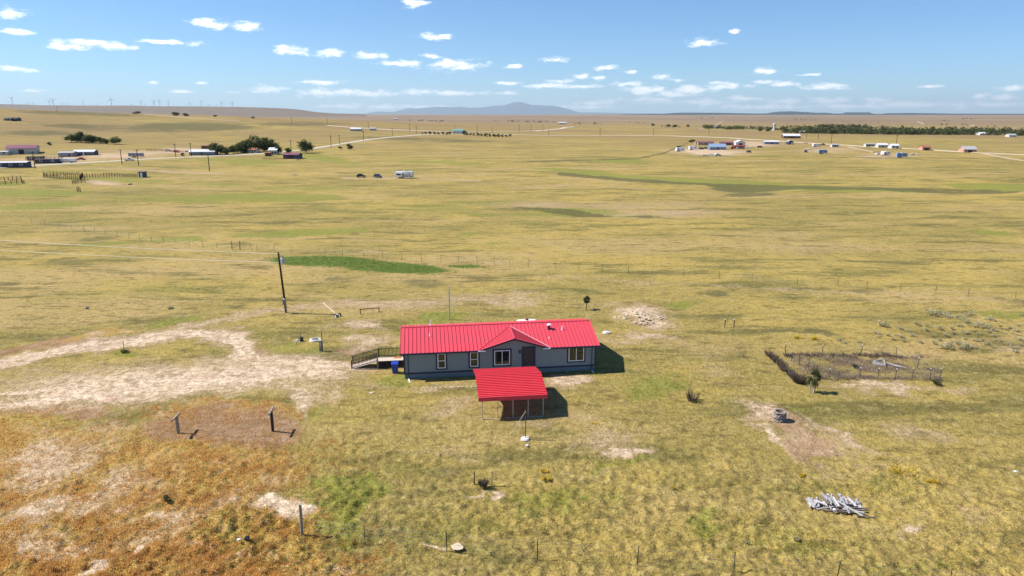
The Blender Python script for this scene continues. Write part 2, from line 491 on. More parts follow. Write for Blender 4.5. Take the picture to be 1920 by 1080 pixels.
    for a, w in (((650, 938, 66, 36, -15), 0.9), ((420, 1005, 100, 30, 0), 0.7), ((560, 965, 80, 40, 0), 0.65), ((510, 1045, 130, 28, 0), 0.6), ((250, 868, 60, 18, 0), 0.5), ((60, 835, 60, 18, 0), 0.6), ((120, 1005, 70, 18, 0), 0.4), ((340, 905, 50, 14, 0), 0.5), ((180, 840, 50, 30, 0), 0.5), ((440, 845, 90, 12, 0), 0.45), ((1150, 330, 120, 4, 3), 0.7), ((1600, 354, 220, 4, 2), 0.7), ((560, 352, 160, 5, 1), 0.5), ((880, 402, 90, 4, 2), 0.5), ((1400, 420, 160, 5, 2), 0.35), ((1600, 395, 180, 4, 1), 0.35), ((470, 985, 80, 26, 0), 0.75), ((640, 985, 40, 26, 0), 0.7), ((735, 713, 40, 11, 0), 0.95), ((825, 598, 45, 9, 0), 0.95),
                 ((590, 770, 60, 10, -20), 0.5), ((640, 470, 1, 1, 0), 0), ((560, 437, 130, 6, -3), 1.15), ((370, 374, 260, 9, 0), 0.6), ((500, 370, 130, 7, 0), 1.1), ((90, 385, 130, 8, -3), 0.6),
                 ((60, 362, 110, 7, 0), 1.0), ((760, 388, 230, 9, 1), 0.5), ((330, 342, 160, 5, 2), 0.5), ((900, 380, 120, 6, 0), 0.45), ((650, 405, 160, 6, 0), 0.4), ((250, 480, 160, 8, -3), 0.35), ((120, 560, 160, 14, -5), 0.4), ((330, 540, 140, 10, 0), 0.4), ((1120, 399, 110, 6, 3), 1.4), ((1000, 402, 80, 9, 0), 0.5), ((1170, 402, 30, 7, 0), 0.8), ((1090, 322, 90, 4, 4), 0.7),
                 ((1390, 345, 220, 6, 3), 1.4), ((1860, 350, 80, 6, 2), 1.2), ((1080, 320, 100, 3, 3), 0.6), ((1170, 302, 60, 5, 0), 0.7), ((830, 305, 110, 4, 3), 0.6),
                 ((450, 303, 120, 7, 2), 0.6), ((600, 296, 90, 8, 8), 0.65), ((130, 322, 160, 6, 0), 0.45), ((1230, 725, 90, 26, 0), 0.58), ((1100, 700, 60, 8, 0), 0.55),
                 ((1330, 990, 60, 18, 0), 0.6), ((1160, 870, 70, 18, 0), 0.56), ((900, 1000, 140, 30, 0), 0.4), ((1450, 1000, 150, 26, 0), 0.42), ((760, 880, 120, 30, 0), 0.38), ((1300, 900, 90, 24, 0), 0.4), ((1700, 1050, 140, 26, 0), 0.4), ((1050, 940, 120, 40, 0), 0.52), ((840, 640, 10, 5, 0), 0), ((640, 600, 110, 16, 0), 0.35), ((700, 665, 60, 16, -10), 0.4),
                 ((560, 655, 70, 14, 0), 0.5), ((1880, 590, 90, 10, 3), 0.55), ((800, 440, 1, 1, 0), 0), ((877, 440, 22, 4, 0), 0.7), ((930, 455, 30, 3, 0), 0.6), ((1860, 436, 60, 7, 6), 0.6),
                 ((1270, 567, 50, 6, 0), 0.6), ((480, 630, 30, 8, 0), 0.3), ((320, 605, 60, 8, -10), 0.7), ((230, 660, 30, 7, 0), 0.8), ((300, 690, 150, 10, -6), 0.4), ((420, 660, 90, 12, 0), 0.4), ((1120, 675, 60, 10, 0), 0.5),
                 ((1500, 760, 60, 12, 15), 0.45), ((1560, 905, 120, 20, 0), 0.4), ((1660, 905, 70, 16, 0), 0.4), ((330, 450, 60, 5, -4), 0.7), ((200, 458, 80, 5, -4), 0.6), ((15, 345, 40, 6, 0), 0.7), ((190, 335, 100, 4, 0), 0.6)):
        if w:
            green = mx(green, w * E_(*a))
    lx_ = 0.75 * rx_ + 0.25 * px; ly_ = 0.75 * ry_ + 0.25 * py
    lawn = mx(mx(ell(lx_, ly_, 615, 491, 112, 9.5, 2.5, soft=0.3), ell(lx_, ly_, 735, 501, 100, 10, 2.5, soft=0.3)), 0.75 * E_(870, 498, 36, 4, 0))
    dark = Z.copy()
    for a, w in (((1400, 352, 75, 5, 0), 0.65), ((1405, 365, 50, 3, 0), 0.8), ((1840, 357, 90, 4, 1), 0.8), ((1105, 399, 115, 2.8, 4), 1.7), ((790, 532, 60, 12, 0), 0.5),
                 ((640, 525, 50, 7, 0), 0.5), ((590, 545, 70, 8, 0), 0.4), ((120, 488, 50, 6, -4), 0.55), ((20, 530, 40, 6, 0), 0.5), ((440, 575, 40, 7, -6), 0.5), ((190, 448, 60, 5, -5), 0.5),
                 ((1340, 553, 60, 6, 5), 0.55), ((1360, 595, 60, 14, 0), 0.4), ((1620, 548, 40, 6, 6), 0.5), ((1500, 625, 90, 5, 2), 0.7), ((1610, 590, 60, 8, 4), 0.4), ((1540, 625, 30, 6, 0), 0.6),
                 ((1590, 683, 120, 24, 2), 0.35), ((1740, 822, 50, 12, 10), 0.5), ((360, 238, 130, 9, 0), 0.75), ((200, 240, 160, 7, 3), 0.6), ((70, 250, 110, 6, 0), 0.6), ((800, 262, 220, 5, 2), 0.5),
                 ((560, 232, 120, 5, 0), 0.55), ((150, 213, 150, 5, 2), 0.6), ((1140, 295, 60, 3, 2), 0.5), ((1430, 300, 1, 1, 0), 0), ((480, 1000, 60, 24, 0), 0.35), ((620, 1010, 80, 20, 0), 0.35), ((1240, 1060, 160, 12, 4), 0.4)):
        if w:
            dark = mx(dark, w * E_(*a))
    for pts, hw, w in (([(960, 304), (1110, 300), (1200, 297), (1245, 287)], 1.6, 0.8), ([(1250, 292), (1400, 293), (1640, 296), (1900, 297)], 1.2, 0.65), ([(1235, 290), (1290, 268)], 1.8, 0.7),
                       ([(1050, 326), (1180, 338), (1340, 347), (1540, 352), (1720, 357), (1900, 360)], 2.4, 1.25), ([(1450, 536), (1700, 556), (1920, 566)], 1.6, 0.5)):
        dark = mx(dark, w * pline(px, py, pts, hw, 0.9))
    return dict(dirt=dirt, rose=rose, orange=orange, green=green, lawn=lawn, dark=dark)

# ------------------------------------------------------------------ ground sheet
GRID = {}
def GH(x, y):
    """height of the finished ground sheet"""
    rows, sc, Z_ = GRID['rows'], GRID['sc'], GRID['Z']
    s_ = x / (np.maximum(y, 14) * CP + CAM_H * SP)
    fi = np.interp(y, rows, np.arange(len(rows))); fj = np.interp(s_, sc, np.arange(len(sc)))
    i = np.clip(fi.astype(int), 0, len(rows) - 2); j = np.clip(fj.astype(int), 0, len(sc) - 2)
    a = fi - i; b = fj - j
    return (Z_[i, j] * (1 - a) + Z_[i + 1, j] * a) * (1 - b) + (Z_[i, j + 1] * (1 - a) + Z_[i + 1, j + 1] * a) * b
def build_ground():
    rows = []
    py = 1210.0
    while py > HORIZON + 1.0:
        d = pxdir(960, py)
        rows.append(-CAM_H / d[2] * d[1])
        py -= 2.0 if py > 420 else (1.6 if py > 260 else 0.8)
    rows += [36000, 48000, 65000, 90000]
    rows = [-3000, -400, -60, 0, 14] + rows
    rows = np.array(sorted(set(round(float(r), 4) for r in rows)))
    sc = np.concatenate([np.arange(-1.16, -0.8, 0.006), np.arange(-0.8, 0.8001, 2.0 / FPX), np.arange(0.806, 1.16, 0.006)])
    dep = np.maximum(rows, 14) * CP + CAM_H * SP
    X = sc[None, :] * dep[:, None]
    ext = np.array([40., 300., 2500., 12000.])
    X = np.concatenate([X[:, :1] - ext[::-1][None, :], X, X[:, -1:] + ext[None, :]], axis=1)
    Y = np.repeat(rows[:, None], X.shape[1], axis=1)
    Zs = terrain(X, Y)
    M = masks(X, Y, Zs)
    D = np.hypot(X, Y)
    # tussocks: real relief as far as the sheet can carry it
    step = np.gradient(rows)[:, None] + 0 * X
    bare = np.clip(np.maximum(M['dirt'] * 1.1, M['rose'] * 0.6), 0, 1)
    tall = 1.0 + 0.6 * M['orange'] + 0.7 * M['green']
    rel = np.zeros(X.shape)
    for wl, amp, sd in ((0.30, 0.13, 21), (0.5, 0.17, 27), (0.9, 0.05, 22), (2.1, 0.05, 23), (5.5, 0.16, 24), (14, 0.26, 25)):
        w = np.clip((wl / np.maximum(step, 0.01) - 1.6) / 1.6, 0, 1) if wl < 5 else np.clip((wl / np.maximum(step, 0.01) - 1.0), 0, 1)
        n = vnoise(X / wl + 3.1 * sd, Y / wl - 1.7 * sd, sd)
        n2 = vnoise((X * 0.8 + Y * 0.6) / wl, (Y * 0.8 - X * 0.6) / wl, sd + 50)
        f = amp * (n + n2) * w
        if wl < 3:
            f = f * (1 - 0.8 * bare) * tall
        rel += f
    # keep the ground level where things stand on it
    hx, hy = -0.8, 77.0
    flat = 1 - np.clip(1.6 - np.hypot((X - hx) / 17.0, (Y - hy) / 8.0), 0, 1) * 0.75
    rel *= flat
    Zs = Zs + np.where((Y > 10) & (D < 900), rel, 0)
    # the draw: low banks and a dip
    PXg, PYg = topx(X, Y, terrain(X, Y))
    for (cx, cy, rx, ry, dz) in ((1110, 400, 110, 6, -1.1), (1400, 354, 90, 7, -1.3), (1830, 357, 110, 5, -1.0), (1200, 592, 48, 13, 0.55), (430, 640, 1, 1, 0)):
        Zs = Zs + dz * np.clip(1.2 - np.hypot((PXg - cx) / rx, (PYg - cy) / ry), 0, 1) * (D < 900)
    GRID['rows'] = rows; GRID['sc'] = sc; GRID['Z'] = Zs[:, 4:-4]
    nr, nc = X.shape
    me = bpy.data.meshes.new('ground')
    co = np.stack([X, Y, Zs], -1).reshape(-1, 3).astype(np.float32)
    me.vertices.add(nr * nc)
    me.vertices.foreach_set('co', co.ravel())
    i = (np.arange(nr - 1)[:, None] * nc + np.arange(nc - 1)[None, :]).ravel()
    quads = np.stack([i, i + 1, i + 1 + nc, i + nc], -1).astype(np.int32)
    me.loops.add(quads.size)
    me.loops.foreach_set('vertex_index', quads.ravel())
    me.polygons.add(len(quads))
    me.polygons.foreach_set('loop_start', np.arange(0, quads.size, 4, dtype=np.int32))
    me.polygons.foreach_set('use_smooth', np.ones(len(quads), dtype=bool))
    me.update()
    def put(name, a, b, c, d):
        at = me.color_attributes.new(name, 'FLOAT_COLOR', 'POINT')
        arr = np.stack([a, b, c, d], -1).reshape(-1).astype(np.float32)
        at.data.foreach_set('color', arr)
    one = np.ones(X.shape)
    put('cover_a', M['dirt'], M['green'], M['orange'], one)
    put('cover_b', M['rose'], M['dark'], M['lawn'], one)
    o = link('ground', me)
    tag(o, kind='structure')
    return o

def ground_material():
    m = bpy.data.materials.new('prairie')
    m.use_nodes = True
    t = m.node_tree
    b = t.nodes['Principled BSDF']
    b.inputs['Roughness'].default_value = 0.95
    b.inputs['Specular IOR Level'].default_value = 0.1
    g = N(t, 'ShaderNodeNewGeometry')
    L = t.links.new
    def noise(scale, detail=4, rough=0.6, sc=None, off=0):
        n = N(t, 'ShaderNodeTexNoise')
        n.inputs['Scale'].default_value = scale
        n.inputs['Detail'].default_value = detail
        n.inputs['Roughness'].default_value = rough
        mpn = N(t, 'ShaderNodeMapping')
        mpn.inputs['Location'].default_value = (off * 17.3, off * 9.1, off * 3.0)
        if sc:
            mpn.inputs['Scale'].default_value = sc
        else:
            mpn.inputs['Scale'].default_value = (1, 1, 0.3)
        L(g.outputs['Position'], mpn.inputs[0])
        L(mpn.outputs[0], n.inputs['Vector'])
        return n.outputs['Fac']
    def M_(op, a, b_=None, c=None, clamp=False):
        n = N(t, 'ShaderNodeMath', operation=op)
        n.use_clamp = clamp
        for i, x in enumerate((a, b_, c)):
            if x is None: continue
            if isinstance(x, (int, float)): n.inputs[i].default_value = x
            else: L(x, n.inputs[i])
        return n.outputs[0]
    def ramp(x, a, b_):
        n = N(t, 'ShaderNodeMapRange', interpolation_type='SMOOTHSTEP')
        n.inputs['From Min'].default_value = a
        n.inputs['From Max'].default_value = b_
        L(x, n.inputs['Value'])
        return n.outputs[0]
    def mix(f, a, b_):
        n = N(t, 'ShaderNodeMix', data_type='RGBA')
        if isinstance(f, (int, float)): n.inputs['Factor'].default_value = f
        else: L(f, n.inputs['Factor'])
        for k, x in (('A', a), ('B', b_)):
            if isinstance(x, tuple): n.inputs[k].default_value = (*x, 1)
            else: L(x, n.inputs[k])
        return n.outputs['Result']
    nA = noise(0.013, 3, 0.6, off=1)      # 75 m
    nB = noise(0.06, 4, 0.65, off=2)      # 16 m
    nC = noise(0.33, 4, 0.65, off=3)      # 3 m
    nD = noise(1.7, 4, 0.65, off=4)       # 0.6 m
    nE = noise(6.0, 3, 0.7, sc=(0.8, 1.15, 0.3), off=5)        # 0.15 m
    ca = N(t, 'ShaderNodeAttribute', attribute_name='cover_a')
    cb = N(t, 'ShaderNodeAttribute', attribute_name='cover_b')
    sa = N(t, 'ShaderNodeSeparateColor'); L(ca.outputs['Color'], sa.inputs[0])
    sb = N(t, 'ShaderNodeSeparateColor'); L(cb.outputs['Color'], sb.inputs[0])
    dirt, green, orange = sa.outputs
    rose, dark, lawn = sb.outputs
    brk = M_('ADD', M_('MULTIPLY', nC, 0.40), M_('ADD', M_('MULTIPLY', nD, 0.3), M_('ADD', M_('MULTIPLY', nE, 0.15), M_('MULTIPLY', nB, 0.15))))   # mean .5
    nS = noise(0.05, 4, 0.62, sc=(0.32, 1, 0.3), off=11)
    nT = noise(0.20, 4, 0.66, sc=(0.25, 1, 0.3), off=12)
    ln = N(t, 'ShaderNodeVectorMath', operation='LENGTH'); L(g.outputs['Position'], ln.inputs[0])
    brk2 = M_('ADD', M_('MULTIPLY', nB, 0.35), M_('ADD', M_('MULTIPLY', nS, 0.4), M_('MULTIPLY', nT, 0.25)))
    brk2 = M_('MULTIPLY_ADD', brk2, 1.5, -0.25)
    brk = M_('ADD', brk, M_('MULTIPLY', M_('SUBTRACT', brk2, brk), ramp(ln.outputs['Value'], 110, 320)))
    def broken(mask, k=1.5, lo=0.32, hi=0.62):
        x = M_('ADD', mask, M_('MULTIPLY', M_('SUBTRACT', brk, 0.5), k))
        gate = ramp(mask, 0.0, 0.15)
        return M_('MULTIPLY', ramp(x, lo, hi), gate)
    # dry grass: broad drifts, swales drawn out along the slope, and small mottling
    col = mix(ramp(M_('ADD', M_('MULTIPLY', nA, 0.5), M_('MULTIPLY', nB, 0.5)), 0.41, 0.57), GRASS_YELLOW, GRASS_OLIVE)
    col = mix(M_('MULTIPLY', ramp(nS, 0.50, 0.66), 0.8), col, GRASS_TAN)
    col = mix(M_('MULTIPLY', ramp(M_('ADD', M_('MULTIPLY', nS, -0.35), M_('MULTIPLY', nT, 0.75)), 0.19, 0.31), 0.8), col, GRASS_GREEN)
    nU = noise(0.85, 3, 0.65, sc=(0.4, 1, 0.3), off=13)
    col = mix(M_('MULTIPLY', ramp(nT, 0.54, 0.70), 0.65), col, (0.115, 0.095, 0.03))
    col = mix(M_('MULTIPLY', ramp(nU, 0.52, 0.68), 0.7), col, (0.125, 0.097, 0.03))
    col = mix(M_('MULTIPLY', ramp(nC, 0.50, 0.75), 0.35), col, GRASS_STRAW)
    col = mix(M_('MULTIPLY', ramp(nD, 0.52, 0.75), 0.5), col, GRASS_STRAW)
    # far range: drier, browner brush
    far1 = ramp(ln.outputs['Value'], 420, 1000)
    nF = noise(0.0045, 4, 0.6, off=7)
    col = mix(M_('MULTIPLY', far1, ramp(nF, 0.3, 0.62)), col, (0.245, 0.170, 0.075))
    far2 = ramp(ln.outputs['Value'], 1200, 3200)
    nG = noise(0.0011, 5, 0.6, off=8)
    col = mix(far2, col, mix(ramp(nG, 0.35, 0.65), (0.26, 0.185, 0.11), (0.19, 0.135, 0.09)))
    # covers
    col = mix(M_('MULTIPLY', broken(green, 1.3), 0.85), col, mix(nD, (0.165, 0.18, 0.035), (0.25, 0.235, 0.05)))
    oc = mix(ramp(nC, 0.35, 0.65), (0.37, 0.215, 0.065), (0.38, 0.26, 0.07))
    oc = mix(M_('MULTIPLY', ramp(nD, 0.5, 0.7), 0.7), oc, (0.30, 0.16, 0.07))
    oc = mix(M_('MULTIPLY', ramp(M_('ADD', M_('MULTIPLY', nU, 0.6), M_('MULTIPLY', nB, 0.4)), 0.53, 0.64), 0.75), oc, (0.47, 0.33, 0.21))
    oc = mix(M_('MULTIPLY', ramp(M_('ADD', M_('MULTIPLY', nC, 0.5), M_('MULTIPLY', nS, 0.5)), 0.54, 0.64), 0.6), oc, (0.20, 0.185, 0.05))
    col = mix(M_('MULTIPLY', broken(orange, 1.4), 0.92), col, oc)
    col = mix(M_('MULTIPLY', broken(rose, 1.2), 0.85), col, mix(ramp(nD, 0.3, 0.7), mix(ramp(nU, 0.4, 0.6), (0.40, 0.265, 0.175), (0.27, 0.16, 0.085)), (0.24, 0.125, 0.065)))
    dc = mix(ramp(nD, 0.32, 0.62), (0.44, 0.315, 0.20), (0.66, 0.515, 0.37))
    dc = mix(M_('MULTIPLY', ramp(nC, 0.45, 0.68), 0.6), dc, (0.40, 0.265, 0.16))
    dc = mix(M_('MULTIPLY', ramp(nS, 0.42, 0.62), 0.65), dc, (0.44, 0.30, 0.19))
    dc = mix(M_('MULTIPLY', ramp(nU, 0.55, 0.68), 0.6), dc, (0.24, 0.17, 0.09))
    col = mix(M_('MULTIPLY', broken(dirt, 1.6, 0.08, 0.66), 0.68), col, (0.38, 0.265, 0.16))
    col = mix(M_('MULTIPLY', broken(dirt, 1.9, 0.40, 0.95), 0.95), col, dc)
    col = mix(M_('MULTIPLY', broken(dark, 1.5), 0.8), col, mix(nD, (0.075, 0.085, 0.03), (0.14, 0.11, 0.05)))
    col = mix(M_('MULTIPLY', broken(lawn, 0.7), 0.95), col, mix(nC, (0.095, 0.15, 0.028), (0.15, 0.195, 0.045)))
    # fine straw / thatch grain
    hv = N(t, 'ShaderNodeHueSaturation')
    L(col, hv.inputs['Color'])
    gr = M_('ADD', M_('MULTIPLY', nE, 0.68), M_('MULTIPLY', nD, 0.32))
    L(M_('MULTIPLY_ADD', gr, 2.7, -0.32), hv.inputs['Value'])
    L(hv.outputs[0], b.inputs['Base Color'])
    # relief finer than the sheet
    hgt = M_('ADD', M_('MULTIPLY', nE, 0.45), M_('MULTIPLY', nD, 0.8))
    bp = N(t, 'ShaderNodeBump')
    bp.inputs['Strength'].default_value = 0.9
    bp.inputs['Distance'].default_value = 0.32
    L(hgt, bp.inputs['Height'])
    L(bp.outputs[0], b.inputs['Normal'])
    return m
GRASS_YELLOW = (0.375, 0.272, 0.075)
GRASS_OLIVE = (0.275, 0.212, 0.062)
GRASS_TAN = (0.385, 0.272, 0.11)
GRASS_GREEN = (0.180, 0.155, 0.044)
GRASS_STRAW = (0.400, 0.310, 0.150)
ground = build_ground()
ground.data.materials.append(ground_material())

# ------------------------------------------------------------------ far land
def heightfield(name, m, px0, px1, npx, D0, D1, nd, sil, prof, rough, seed, base=-6):
    pxs = np.linspace(px0, px1, npx)
    Ds = np.linspace(D0, D1, nd)
    xs = np.array([p[0] for p in sil]); ys = np.array([p[1] for p in sil])
    Dc = (D0 + D1) / 2
    vs = []
    for j, D in enumerate(Ds):
        f = (D - D0) / (D1 - D0)
        for px in pxs:
            s = (px - 960) / FPX / CP
            y = D; x = s * D
            top = CAM_H + (HORIZON - np.interp(px, xs, ys)) / FPX * Dc
            hh = max(0.0, top) * prof(f)
            nn = vnoise(x / (rough[0]), y / (rough[0]), seed) + 0.5 * vnoise(x / (rough[0] * .4), y / (rough[0] * .4), seed + 1) + 0.25 * vnoise(x / (rough[0] * .17), y / (rough[0] * .17), seed + 2)
            hh = hh * (1 + rough[1] * nn * 4 * f * (1.15 - f)) + (base if (j == 0 or j == nd - 1) else 0)
            vs.append((x, y, hh))
    fs = []
    for j in range(nd - 1):
        for i in range(npx - 1):
            a = j * npx + i
            fs.append((a, a + 1, a + 1 + npx, a + npx))
    mb = MB(); mb.v = vs; mb.f = fs
    o = mb.build(name, m, None, True, fix=False)
    tag(o, kind='structure')
    return o
bump_mid = lambda f: math.sin(math.pi * min(1, max(0, f))) ** 0.8
plateau = lambda f: float(sstep(0, 0.55, f)) * (1 - float(sstep(0.9, 1, f)))
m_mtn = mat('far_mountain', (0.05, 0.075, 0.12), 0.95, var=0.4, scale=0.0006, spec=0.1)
m_ridge = mat('dry_ridge', (0.17, 0.125, 0.085), 0.95, var=0.35, scale=0.004, spec=0.1)
m_mesa = mat('dark_mesa', (0.03, 0.04, 0.045), 0.95, var=0.4, scale=0.002, spec=0.1)
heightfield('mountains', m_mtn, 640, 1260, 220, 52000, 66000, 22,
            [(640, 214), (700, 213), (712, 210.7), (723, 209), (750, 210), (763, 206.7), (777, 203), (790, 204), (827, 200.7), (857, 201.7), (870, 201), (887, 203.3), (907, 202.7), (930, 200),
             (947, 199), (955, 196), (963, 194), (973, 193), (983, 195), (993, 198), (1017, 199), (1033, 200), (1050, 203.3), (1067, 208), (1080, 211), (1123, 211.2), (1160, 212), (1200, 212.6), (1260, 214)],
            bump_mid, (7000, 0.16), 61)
heightfield('hills', m_ridge, -700, 700, 240, 7200, 12500, 24,
            [(-700, 194), (0, 196.5), (100, 197), (200, 198), (300, 199), (380, 200), (450, 200.8), (520, 202.5), (560, 204), (585, 206), (600, 208.3), (615, 210.5), (650, 212.6), (700, 214)],
            plateau, (900, 0.07), 71)
heightfield('mesas', m_mesa, 1150, 2500, 320, 16000, 20000, 16,
            [(1150, 214.5), (1225, 213.2), (1250, 211.6), (1262, 211.2), (1330, 211.6), (1390, 212.8), (1408, 212.6), (1420, 210.6), (1432, 209.4), (1450, 209), (1477, 210.2), (1497, 211.6), (1512, 211.2), (1530, 213),
             (1543, 212.8), (1548, 210.8), (1590, 210.8), (1597, 213.4), (1612, 213.6), (1622, 212.2), (1665, 211.8), (1740, 213), (1900, 213.2), (2500, 212.8)],
            plateau, (1500, 0.05), 81)

# the air: even pale haze round everything, clouds and sky outside it
hz = MB().box(-122000, 122000, -3100, 96000, -60, 1750).mesh('haze')
hm = bpy.data.materials.new('haze_air')
hm.use_nodes = True
ht = hm.node_tree
ht.nodes.clear()
ho = N(ht, 'ShaderNodeOutputMaterial')
hv = N(ht, 'ShaderNodeVolumePrincipled')
hv.inputs['Color'].default_value = HAZE_COL
hv.inputs['Density'].default_value = HAZE_DENSITY
hv.inputs['Anisotropy'].default_value = 0.15
ht.links.new(hv.outputs[0], ho.inputs['Volume'])
hz.materials.append(hm)
tag(link('haze', hz), kind='stuff')

# ------------------------------------------------------------------ shared materials
m_roofred = mat('red_metal_roof', (0.60, 0.062, 0.088), 0.5, var=0.14, scale=1.1, spec=0.4, streak=(1.5, 0.35, 1))
m_roofred2 = mat('red_carport_sheet', (0.68, 0.046, 0.062), 0.5, var=0.14, scale=1.0, spec=0.4, streak=(1.2, 0.4, 1))
m_flash = mat('pale_flashing', (0.72, 0.45, 0.46), 0.5, var=0.05)
m_siding = mat('grey_siding', (0.235, 0.275, 0.295), 0.8, var=0.10, scale=1.5, bump=0.25, bscale=12, streak=(6, 6, 0.4))
m_skirt = mat('grey_skirting', (0.15, 0.20, 0.225), 0.8, var=0.12, scale=2)
m_navy = mat('navy_trim', (0.030, 0.036, 0.075), 0.6, var=0.12)
m_white = mat('white_vinyl', (0.86, 0.90, 0.97), 0.45, var=0.04)
m_glass = mat('window_glass', (0.015, 0.016, 0.015), 0.04, var=0.1, spec=0.9)
m_door = mat('brown_grey_door', (0.062, 0.045, 0.052), 0.55, var=0.1)
m_black = mat('black_metal', (0.015, 0.015, 0.017), 0.45, var=0.1)
m_galv = mat('galvanised_steel', (0.42, 0.43, 0.42), 0.45, 0.4, var=0.12)
m_dkwood = mat('dark_stained_wood', (0.045, 0.028, 0.024), 0.8, var=0.25, scale=5)
m_deck = mat('pale_deck_board', (0.55, 0.45, 0.37), 0.85, var=0.12, scale=3)
m_bluebin = mat('blue_plastic', (0.018, 0.055, 0.36), 0.4, var=0.08)
m_mat = mat('orange_coir_mat', (0.42, 0.16, 0.05), 0.9, var=0.2, scale=20)
m_pole = mat('creosote_wood', (0.055, 0.034, 0.024), 0.85, var=0.3, scale=6, streak=(8, 8, 0.6))
m_oldwood = mat('weathered_wood', (0.30, 0.255, 0.21), 0.9, var=0.3, scale=5, streak=(8, 8, 0.8))
m_greywood = mat('silver_grey_wood', (0.36, 0.345, 0.35), 0.9, var=0.3, scale=4)
m_greywood2 = mat('bleached_wood', (0.55, 0.53, 0.52), 0.9, var=0.2, scale=4)
m_brownwood = mat('brown_board', (0.19, 0.145, 0.125), 0.9, var=0.3, scale=4)
m_rust = mat('rusty_pipe', (0.16, 0.062, 0.03), 0.8, var=0.3, scale=8)
m_tpost = mat('dark_steel_post', (0.055, 0.05, 0.045), 0.7, var=0.3, scale=6)
m_wire = mat('fence_wire', (0.30, 0.29, 0.27), 0.6, 0.5, var=0.1)
m_cable = mat('bare_aluminium_cable', (0.66, 0.62, 0.54), 0.6, 0.1, var=0.05)
m_concrete = mat('pale_concrete', (0.62, 0.59, 0.54), 0.9, var=0.12, scale=6, bump=0.3)
m_stone = mat('grey_fieldstone', (0.30, 0.245, 0.22), 0.9, var=0.35, scale=5, bump=0.4)
m_palestone = mat('cream_rock', (0.52, 0.43, 0.31), 0.95, var=0.3, scale=3, bump=0.4)
m_greybox = mat('grey_meter_box', (0.20, 0.21, 0.22), 0.5, 0.2, var=0.1)
m_grey_can = mat('transformer_paint', (0.42, 0.46, 0.50), 0.45, var=0.06)
m_tyre = mat('tyre_rubber', (0.02, 0.02, 0.02), 0.85, var=0.2)
m_leaf = leafmat('cottonwood_leaf', (0.045, 0.068, 0.018), (0.12, 0.145, 0.036), 0.5)
m_leaf2 = leafmat('juniper_leaf', (0.028, 0.042, 0.017), (0.065, 0.082, 0.028), 0.5)
m_leaf3 = leafmat('elm_leaf', (0.04, 0.055, 0.015), (0.10, 0.115, 0.03), 0.8)
m_twig = leafmat('dead_twig', (0.17, 0.13, 0.10), (0.36, 0.29, 0.22), 1.5)
m_twigdark = leafmat('dark_twig', (0.09, 0.068, 0.052), (0.20, 0.15, 0.11), 1.5)
m_sage = leafmat('sage_leaf', (0.36, 0.33, 0.17), (0.66, 0.60, 0.38), 1.5, 0.5)
m_rabbit = leafmat('rabbitbrush_bloom', (0.55, 0.38, 0.03), (0.85, 0.62, 0.09), 3, 0.5)
m_bark = mat('pale_bark', (0.36, 0.31, 0.26), 0.9, var=0.3, scale=8)
m_darkbark = mat('dark_bark', (0.07, 0.05, 0.035), 0.9, var=0.3, scale=6)
m_gravel = mat('gravel_road', (0.50, 0.425, 0.315), 0.95, var=0.15, scale=0.3)

# ------------------------------------------------------------------ the house
HA = gpt(766, 711); HB = gpt(1116, 694.5)
HA.z = HB.z = 0
HRZ = math.atan2(HB.y - HA.y, HB.x - HA.x)
hd = Vector((math.cos(HRZ), math.sin(HRZ), 0))
HO = HA - hd * 0.42
house = thing('manufactured_home', 'long grey single-storey home with bright red standing-seam metal roof and navy trim', 'house', HO, HRZ)
HL, HW, HE, HS = 21.18, 9.5, 3.17, 0.27
HR = HE + HS * HW / 2
OX, OY = 0.36, 0.42
